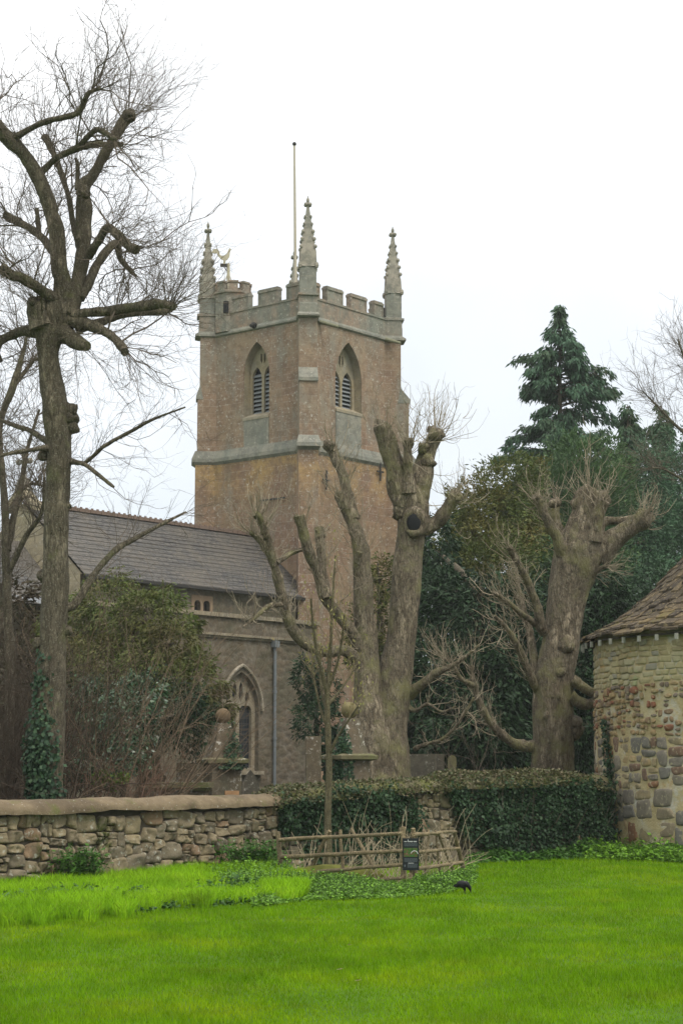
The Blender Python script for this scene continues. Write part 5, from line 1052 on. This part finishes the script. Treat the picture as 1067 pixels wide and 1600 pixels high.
# ================================================================== tombs and monuments
STN = m_ashlar('tomb_stone', (.135, .11, .075), (.115, .095, .068), (.15, .11, .065), (.08, .085, .055), .46, None, 3, 3, .6)
MOSSY = m_ashlar('mossy_stone', (.17, .14, .085), (.15, .13, .08), (.13, .13, .05), (.10, .115, .04), .44, None, 3, 3, .62)
rotz = lambda a: (np.array([math.cos(a), math.sin(a), 0]), np.array([-math.sin(a), math.cos(a), 0]), Zv)
def obelisk(label, pxc, d, pw, py_base, py_corn, py_top, ball, ang, mat, ballmat, niche=False, hw=(.42, .13)):
    k = d / F; c = P(pxc, 1200, d) * [1, 1, 0]; X, Y, _ = ax = rotz(ang); root = thing('obelisk_monument', label, 'monument', (c[0], c[1], .55), None)
    zc, zt_, r = zat(py_corn, d), zat(py_top, d), ball[1] * k; W = pw * k; mb = MB()
    sq = lambda h, z: np.array([c + X * a * h + Y * b * h + Zv * z for a, b in ((-1, -1), (1, -1), (1, 1), (-1, 1))])
    mb.loft([sq(W / 2 + .05, .4), sq(W / 2 + .05, .75), sq(W / 2, .8), sq(W / 2, zc - .10)]); part('pedestal', mb, mat, root, uv=True)
    mb = MB(); mb.loft([sq(W / 2 + .02, zc - .10), sq(W / 2 + .13, zc - .06), sq(W / 2 + .14, zc + .02), sq(W / 2 + .03, zc + .06)]); part('cornice', mb, MOSSY, root, uv=True)
    mb = MB(); mb.loft([sq(hw[0], zc + .05), sq((hw[0] + hw[1]) / 2 * .94, (zc + zt_) / 2), sq(hw[1], zt_)]); part('shaft', mb, mat, root, uv=True)
    mb = MB(); mb.sphere(c + Zv * (zt_ + r * .92), r, 20, 14, .03); part('ball_finial', mb, ballmat, root, smooth=True)
    if niche:
        mb = MB(); o = c + Y * (-W / 2 - .012); p_ = arch(-.13, .13, .85, 1.2, 1.36, 5); mb.box(o + Zv * 1.1 + X * .12, (.34, .03, .55), ax); part('panel', mb, m_plain('red_panel', (.34, .20, .10), .9, var=.5, sc=14), root)
    return root, c
r, c1 = obelisk('stone obelisk with ball finial and orange panel, in front of the church window', 348, 44, 47, 1240, 1188, 1130, (348, 12), .35, STN, m_plain('brown_ball', (.15, .105, .06), .95, var=.5, sc=9), True, (.34, .145))
r, c2 = obelisk('ivy hung stone obelisk with mossy ball finial, in front of the centre pollard', 546, 41, 46, 1225, 1182, 1122, (546, 13.2), .5, STN, m_plain('mossy_ball', (.16, .135, .065), .95, var=.6, sc=8), False, (.30, .16))
w = np.array([[*c2, 0, .34]] * 1); w = np.array([[c2[0], c2[1], z, .36 if z < 2.2 else .36 - (z - 2.2) * .14] for z in np.linspace(.5, 3.2, 30)])
trunk_ivy('ivy', w, .6, 3.0, 2600, 'ivy hanging on the obelisk in front of the centre pollard', (PI * 1.35, .8), (.05, .09))
w = np.array([[c1[0], c1[1], z, .36 if z < 2.2 else .36 - (z - 2.2) * .12] for z in np.linspace(.5, 3.2, 30)])
trunk_ivy('ivy', w, 1.9, 3.0, 900, 'thin ivy on the right side of the obelisk near the church window', (PI * 1.75, .7), (.05, .08))
# chest tomb, gravestones
def chest(label, px, d, L, W, ztop, ang, pm):
    c = P(px, 1200, d) * [1, 1, 0]; ax = rotz(ang); r = thing('chest_tomb', label, 'tomb', (c[0], c[1], .55)); mb = MB(); mb.box(c + Zv * (ztop / 2 + .2), (L - .2, W - .2, ztop - .45), ax); part('chest', mb, STN, r, uv=True)
    mb = MB(); mb.box(c + Zv * (ztop - .05), (L, W, .12), ax); mb.box(c + Zv * (ztop - .14), (L - .1, W - .1, .07), ax); part('ledger', mb, MOSSY, r, uv=True)
chest('low chest tomb with a mossy ledger slab left of the obelisk with the orange panel', 284, 42.5, 1.35, .7, zat(1223, 42.5), -.12, None)
def stone(label, px, d, w, py_top, shape, ang=0.0, mat=None):
    k = d / F; c = P(px, 1200, d) * [1, 1, 0]; X, Y, _ = rotz(ang); W = w * k; zt_ = zat(py_top, d); mb = MB(); h = zt_ - .45
    if shape == 'point': pr = arch(-W / 2, W / 2, 0, h * .55, h, 8)
    elif shape == 'round': pr = [(-W / 2, 0), (W / 2, 0)] + [(W / 2 * math.cos(a), h - W / 2 + W / 2 * math.sin(a)) for a in np.linspace(0, PI, 13)]
    elif shape == 'shoulder': pr = [(-W / 2, 0), (W / 2, 0), (W / 2, h * .72), (W * .3, h * .76), (W * .26, h * .93), (0, h), (-W * .26, h * .93), (-W * .3, h * .76), (-W / 2, h * .72)]
    else: pr = [(-W / 2, 0), (W / 2, 0), (W / 2, h), (-W / 2, h)]
    o = c + Zv * .45; mb.poly(o, X, Zv, pr, depth=.14, back=True); return single('gravestone', mb, mat or STN, label, 'gravestone', loc=(c[0], c[1], .45), uv=True, group='gravestones in the churchyard')
DST = m_ashlar('dark_grave_stone', (.10, .09, .07), (.09, .085, .065), (.11, .10, .07), (.07, .075, .05), .5, None, 3, 3)
stone('grey shouldered gravestone under the olive yew', 240, 48, 40, 1182, 'shoulder', .1)
stone('wide pale gravestone just left of the obelisk with the orange panel', 298, 50, 44, 1192, 'flat', -.1)
stone('dark mossy pointed gravestone right of the obelisk with the orange panel', 392, 46, 30, 1203, 'point', .15, DST)
stone('broad dark slab gravestone right of the centre pollard trunk', 655, 50, 78, 1178, 'flat', .1, DST)
stone('brown gravestone behind the sapling, left of the ivy hung obelisk', 490, 52, 24, 1150, 'flat', .2)
stone('small pale gravestone under the dark yew', 706, 53, 13, 1180, 'round', -.1, MOSSY)
chest('low grey tomb slab in the dark beneath the yew, left of the right pollard', 770, 54, 1.9, .8, zat(1206, 54), .05, None)
# ================================================================== rustic fence, sign, canes
POLE = m_bark('fence_pole', (.26, .20, .11), (.42, .34, .20), None, 3, bump=.4, vz=1)
def fp_(px, py, k=None):
    "fence line: left bay from px 440 to 640, right bay onward to 726"
    d = np.interp(px, [440, 640, 726], [32.6, 30.3, 34.4]); return P(px, py, d), d
fr = thing('rustic_fence', 'low rustic pole fence bent round a heap of cut canes', 'fence', tuple(fp_(640, 1378)[0] * [1, 1, 0]))
def pole(name, a, b, r, off=0.0, rz=None, lump=.10):
    A, d = fp_(*a); B, d2 = fp_(*b); A = A + [0, off, 0]; B = B + [0, off, 0]
    if rz is not None: B = B.copy(); 
    k = np.linspace(0, 1, 9)[:, None]; q = A + (B - A) * k; rr = r * d / F * np.linspace(1.0, .82, 9); q += .012 * np.stack([vnoise(q * 3, i) for i in (1, 2, 3)], -1)
    mb = MB(); mb.tube(q, rr, 9, lump, True, int(a[0])); return part(name, mb, POLE, fr, smooth=True)
for a, b, r in (((435, 1299), (440, 1374), 4.4), ((630, 1292), (630, 1392), 4.6), ((645, 1294), (649, 1390), 4.2), ((709, 1298), (725, 1362), 3.8)): pole('post', b, a, r)
for a, b, r in (((438, 1312), (628, 1302), 3.2), ((440, 1339), (630, 1329), 3.3), ((442, 1367), (632, 1350), 3.2), ((540, 1378), (632, 1372), 3.0)): pole('rail', a, b, r, -.06)
for a, b, r in (((645, 1304), (712, 1299), 3.2), ((652, 1331), (718, 1325), 3.0), ((652, 1357), (722, 1347), 3.2)): pole('rail', a, b, r, -.06)
for a, b, r in (((484, 1360), (515, 1299), 3.2), ((536, 1382), (532, 1297), 3.2), ((585, 1358), (549, 1295), 3.2), ((664, 1368), (670, 1296), 2.2), ((688, 1370), (680, 1298), 2.0), ((709, 1362), (684, 1303), 2.2)): pole('brace', a, b, r, .07)
CANE = m_plain('dry_cane', (.30, .25, .165), .9, var=.6, sc=2)
mb = MB(); n = 105; x = np.concatenate([rng.uniform(555, 715, 85), rng.uniform(450, 560, 20)]); b = np.array([fp_(q, 1200)[0] * [1, 1, 0] for q in x]); b[:, 1] += rng.uniform(.15, 1.5, n)
p, d_ = grow(b, np.array([.18, .1, 1.0]) + rng.normal(size=(n, 3)) * [.5, .25, .1], rng.uniform(.35, .95, n), 6, .10); mb.hairs(p, taper(n, 6, .007, .004), 4)
p2, _ = offshoots(p, d_, 1, .4, 4, .6, .1); mb.hairs(p2, taper(len(p2), 4, .005, .003))
single('cut_canes', mb, CANE, kind='stuff', label='heap of pale dry cut canes leaning behind the rustic fence', cat='canes', loc=tuple(b.mean(0)))
mb = MB(); n = 26; x = rng.uniform(520, 740, n); b = np.array([[*P(q, 1200, 35.6)[:2], 0] for q in x]); p, d_ = grow(b, np.array([.25, 0, 1.0]) + rng.normal(size=(n, 3)) * [.5, .2, .1], rng.uniform(.8, 1.7, n), 8, .10, -.05); mb.hairs(p, taper(n, 8, .006, .003), 4)
single('bramble_stems', mb, CANE, kind='stuff', label='long arching dead bramble stems between the fence and the wall', cat='brambles', loc=tuple(b.mean(0)))
mb = MB(); b0 = fp_(530, 1372)[0] * [1, 1, 0] + [0, .5, 0]; mb.sphere(b0, (.85, .45, .26), 22, 12, .35, 4); single('mossy_mound', mb, m_plain('mound_moss', (.10, .105, .02), .95, var=.6, sc=8, bump=.8), label='low mossy mound inside the rustic fence', cat='mound', loc=tuple(b0), smooth=True)
# sign board
sc_, ds = fp_(641, 1334); X, Y, _ = ax = rotz(-.13); c = sc_ + np.array([0, -.17, 0]); W, H = .262, .505
sg = thing('information_sign', 'small black information board with a colour picture fixed to the rustic fence', 'sign', (c[0], c[1], 0))
mb = MB(); mb.box(c, (W, .02, H), ax); part('board', mb, m_plain('sign_black', (.012, .016, .017), .5, var=.1), sg)
mb = MB(); k = c + Y * .035; mb.box((k[0], k[1], (c[2] - H / 2 - .1) / 2), (.05, .04, c[2] + H * .9), ax); part('stake', mb, POLE, sg)
WHT = m_plain('sign_white', (.55, .57, .55), .6, var=.05); GRYT = m_plain('sign_grey_text', (.10, .12, .125), .6, var=.1)
F_ = c - Y * .0125
def bar(mb, x, z, w, h): mb.box(F_ + X * x * W + Zv * (z * H), (w * W, .003, h * H), ax)
mb = MB(); bar(mb, -.16, .435, .035, .05); xx = -.40
for wn_ in (4, 7, 4):           # heading, too small to be read in the photograph
    for _ in range(wn_): hh = random.choice((.026, .034, .026)); bar(mb, xx + .018, .382 + hh / 2, .028, hh); xx += .046
    xx += .04
xx = -.14
for _ in range(9): bar(mb, xx, -.275, .026, .018); xx += .038
part('heading', mb, WHT, sg)
mb = MB(); 
for z0_, z1_, xa in ((.345, .25, -.40), (-.125, -.235, -.40), (-.30, -.41, -.20)):
    z = z0_
    while z > z1_:
        x = xa
        while x < .38: w_ = random.uniform(.05, .13); w_ = min(w_, .41 - x); bar(mb, x + w_ / 2, z, w_, .011); x += w_ + .02
        z -= .0215
bar(mb, -.36, -.36, .07, .07); part('text_lines', mb, GRYT, sg)
mb = MB(); bar(mb, 0, .06, .84, .28)
t = NT('sign_picture'); n_ = t.noise(t.co('Object'), 22, 3); t.col(t.ramp(n_, [(.3, (.02, .05, .012)), (.45, (.05, .12, .03)), (.55, (.10, .055, .025)), (.68, (.22, .17, .12))])); part('picture', mb, t.m, sg)
mb = MB(); a_ = np.linspace(.1, PI - .3, 9); mb.tube(np.array([F_ - Y * .003 + X * (.06 + .055 * math.cos(q)) + Zv * (.0 + .055 * math.sin(q)) for q in a_]), .005, 5); part('picture_arc', mb, WHT, sg)
# ================================================================== bird
bd = G(724, 1397); sB = 1.0; br = thing('bird', 'black crow like bird pecking at the lawn near the rustic fence', 'bird', tuple(bd))
def skin(name, joints, edges, mat, root, levels=2):
    me = bpy.data.meshes.new(name); me.from_pydata([tuple(j[:3]) for j in joints], edges, []); me.materials.append(mat); o = put(name, me, root)
    o.modifiers.new('Skin', 'SKIN'); me.skin_vertices if False else None
    bpy.context.view_layer.objects.active = o
    if not me.skin_vertices: 
        import bmesh; bm = bmesh.new(); bm.from_mesh(me); bm.verts.layers.skin.verify(); bm.to_mesh(me); bm.free()
    for v, j in zip(me.skin_vertices[0].data, joints): v.radius = (j[3], j[4] if len(j) > 4 else j[3])
    me.skin_vertices[0].data[0].use_root = True
    s = o.modifiers.new('Sub', 'SUBSURF'); s.levels = levels; s.render_levels = levels
    for q in me.polygons: q.use_smooth = True
    o.modifiers['Skin'].use_smooth_shade = True; return o
BLK = m_plain('black_plumage', (.010, .010, .012), .45, var=.4, sc=30); GRYN = m_plain('grey_nape', (.06, .06, .065), .6)
J = [(.0, 0, .150, .058, .064), (-.05, 0, .140, .048, .05), (-.088, 0, .122, .026, .022), (-.135, 0, .098, .024, .010), (.042, 0, .148, .05, .056), (.078, 0, .122, .034), (.098, 0, .086, .032), (.106, -.002, .05, .013), (.112, -.003, .016, .004),
     (.005, .022, .09, .016), (.010, .022, .05, .0075), (.006, .022, .006, .005), (.018, -.024, .09, .016), (.026, -.024, .05, .0075), (.024, -.024, .006, .005), (.045, .022, .004, .004), (.062, -.024, .004, .004)]
E = [(0, 1), (1, 2), (2, 3), (0, 4), (4, 5), (5, 6), (6, 7), (7, 8), (0, 9), (9, 10), (10, 11), (11, 15), (0, 12), (12, 13), (13, 14), (14, 16)]
skin('body', J, E, BLK, br)
for s in (-1, 1):
    mb = MB(); o_ = bd + np.array([-.025, s * .05, .152]); mb.sphere(o_, (.08, .018, .05), 14, 9, .05); mb.leaves(np.array([o_ + [-.05, 0, -.01 + q * .008] for q in range(-1, 2)]), np.array([[-1.0, -s * .12, -.28]] * 3), .085, .028, side=np.array([[0, 1.0, .1]] * 3)); part('wing', mb, BLK, br, smooth=True)
# ================================================================== rough grass, nettles, weeds
LONG = m_blade('long_grass', (.15, .32, .008), (.26, .49, .012), (.34, .56, .02), .9)
n = 82000; px = rng.uniform(-260, 480, n); back = np.minimum(np.interp(px, wx, wd_) - .25, np.interp(px, [0, 420, 440, 545], [99, 99, 32.4, 31.4]))
front = np.interp(px, [-260, 0, 100, 200, 300, 380, 436, 545], [21.0, 23.0, 23.6, 24.3, 25.6, 26.6, 27.4, 28.2]) + .5 * vnoise(np.stack([px / 25, 0 * px, 0 * px], -1), 4)
d_ = front + (back - front) * rng.uniform(0, 1, n) ** 1.1; xw = (px - 533.5) / F * d_ * 1.0; xy = np.stack([xw, d_], -1)
hn = vnoise(np.stack([xw * 1.1, d_ * .7, 0 * xw], -1), 14); h = (.23 + .08 * hn) * rng.uniform(.55, 1.25, n) * np.clip((d_ - front) / .5 + .7, .7, 1.0)
single('long_grass', blades(n, xy, h, np.full(n, .011), .75, 2), LONG, kind='stuff', label='tall fresh bright green grass along the foot of the left wall', cat='grass')
NET = m_leaf('nettle_leaf', [(.065, .15, .008), (.095, .21, .012), (.13, .28, .018), (.18, .34, .03)], .9, .25, .5)
DOCK = m_leaf('dark_weed_leaf', [(.03, .085, .010), (.045, .12, .014), (.065, .16, .02)], .9, .2, .5)
STEM = m_plain('weed_stem', (.06, .11, .03), .8)
def weeds(name, label, pts, dens, H, leaf, mat, cat='weeds', ln=9):
    "pts: function giving n ground points"
    b, hs = pts(dens); n = len(b); h = H * hs * rng.uniform(.6, 1.15, n); p, d2 = grow(b, np.array([0, 0, 1.0]) + .3 * rng.normal(size=(n, 3)) * [1, 1, 0], h, 5, .1)
    r = thing(name, label, cat, tuple(b.mean(0)), kind='stuff'); mb = MB(); mb.hairs(p, np.full((n, 5), .004)); part('stems', mb, STEM, r, kind='stuff')
    k = ln; i = rng.uniform(.25, 1, (n, k)) * 3.999; i0 = i.astype(int); fr = (i - i0)[..., None]; ti = np.arange(n)[:, None]
    c = (p[ti, i0] * (1 - fr) + p[ti, i0 + 1] * fr).reshape(-1, 3); a = rng.uniform(0, 2 * PI, len(c)); ax = np.stack([np.cos(a), np.sin(a), rng.uniform(-.9, .5, len(c))], -1); L = leaf * rng.uniform(.6, 1.3, len(c))
    mb = MB(); mb.leaves(c, ax, L, L * .55, side=np.stack([0 * a, 0 * a, 1 + 0 * a], -1) + .4 * rng.normal(size=(len(a), 3))); part('leaves', mb, mat, r, kind='stuff'); return r
def band(px0, px1, fy, by, thr=-1.0, sd=1):
    "ground points between the picture lines fy (front) and by (back)"
    def f(n):
        x = rng.uniform(px0, px1, n); a = rng.uniform(0, 1, n); y0 = np.interp(x, *zip(*fy)); y1 = np.interp(x, *zip(*by)); y = y0 + (y1 - y0) * a
        g = np.array([G(q, s) for q, s in zip(x, y)]); nn = vnoise(g * [1.3, .9, 0], sd); ok = nn > thr; return g[ok], np.clip(.75 + .6 * nn[ok], .3, 1.3) * np.clip(.35 + a[ok] * 1.6, .35, 1)
    return f
weeds('nettles', 'bright nettles growing along the foot of the rustic fence', band(395, 745, [(395, 1418), (480, 1408), (620, 1404), (700, 1396), (745, 1380)], [(395, 1376), (440, 1378), (640, 1388), (700, 1372), (745, 1352)], -.75, 3), 3600, .235, .055, NET)
weeds('nettles', 'nettles between the rustic fence and the left stone wall', band(330, 450, [(330, 1395), (450, 1385)], [(330, 1374), (450, 1362)], -.7, 4), 420, .40, .07, NET)
weeds('dock_weeds', 'dark broad leaved weeds along the front edge of the long grass', band(-60, 400, [(-60, 1455), (0, 1447), (110, 1436), (220, 1428), (330, 1418), (400, 1410)], [(-60, 1425), (0, 1420), (220, 1405), (400, 1392)], -.25, 5), 1700, .24, .075, DOCK)
weeds('nettles', 'dark weeds along the foot of the ivy covered wall', band(735, 930, [(735, 1352), (800, 1347), (930, 1342)], [(735, 1344), (930, 1334)], -.6, 6), 900, .32, .10, DOCK)
weeds('nettles', 'nettles at the foot of the round building', band(915, 1140, [(915, 1344), (1000, 1345), (1140, 1354)], [(915, 1334), (960, 1334), (1140, 1342)], -.25, 8), 800, .40, .10, NET)
weeds('wall_weed', 'leafy plant growing against the left wall above the long grass', lambda n: (P(126, 1380, 30.9) * [1, 1, 0] + rng.normal(size=(n, 3)) * [.16, .1, 0], np.ones(n)), 110, .62, .09, DOCK)
weeds('wall_weed', 'dark leafy clump against the wall just left of the rustic fence', lambda n: (P(395, 1380, 33.8) * [1, 1, 0] + rng.normal(size=(n, 3)) * [.28, .12, 0], np.ones(n)), 170, .62, .09, DOCK)
for i, (x, y) in enumerate(((525, 1523), (553, 1541), (541, 1484), (944, 1394), (1040, 1360))):
    g = G(x, y); mb = MB(); mb.leaves(np.array([g + [0, 0, .045]]), np.array([[1.0, .4 - .3 * i, .15]]), .075, .035, side=np.array([[0, 0, 1.0]])); mb.leaves(np.array([g + [.01, .0, .05]]), np.array([[.8, -.3, .2]]), .05, .03, side=np.array([[0, .3, 1.0]]))
    o = single('fallen_leaf', mb, m_plain('dry_leaf', (.34, .27, .15), .9) if i == 0 else bpy.data.materials['dry_leaf'], ('pale dry leaf lying left of centre on the front lawn', 'pale dry leaf lying a hand right of another on the front lawn', 'pale dry leaf alone on the middle of the lawn', 'pale dry leaf on the lawn in front of the ivy wall end', 'pale dry leaf on the lawn before the round building')[i], 'leaf', tuple(g), group='dry leaves on the lawn')

# ivy climbing the left flank of the round building
n = 900; z = rng.uniform(.1, 1, n) ** 1.3 * 3.0; a = PI * 1.075 + .05 * vnoise(np.stack([z * 1.2, 0 * z, 0 * z], -1), 5) + rng.normal(size=n) * .035 * (1.3 - z / 3.4)
d_ = np.stack([np.cos(a), np.sin(a), 0 * a], -1); c = DC + d_ * (RW + .05 + rng.uniform(0, .10, (n, 1))); c[:, 2] = z; sz = rng.uniform(.05, .10, n); mb = MB()
mb.leaves(c, nrm(d_ * .4 + [0, 0, -1.0] + .5 * rng.normal(size=(n, 3))), sz, sz * .9, side=nrm(d_ + .5 * rng.normal(size=(n, 3))))
single('ivy', mb, IVY, 'narrow dark strip of ivy climbing the left flank of the round building', 'ivy', loc=(float(c[:, 0].mean()), float(c[:, 1].mean()), 0))
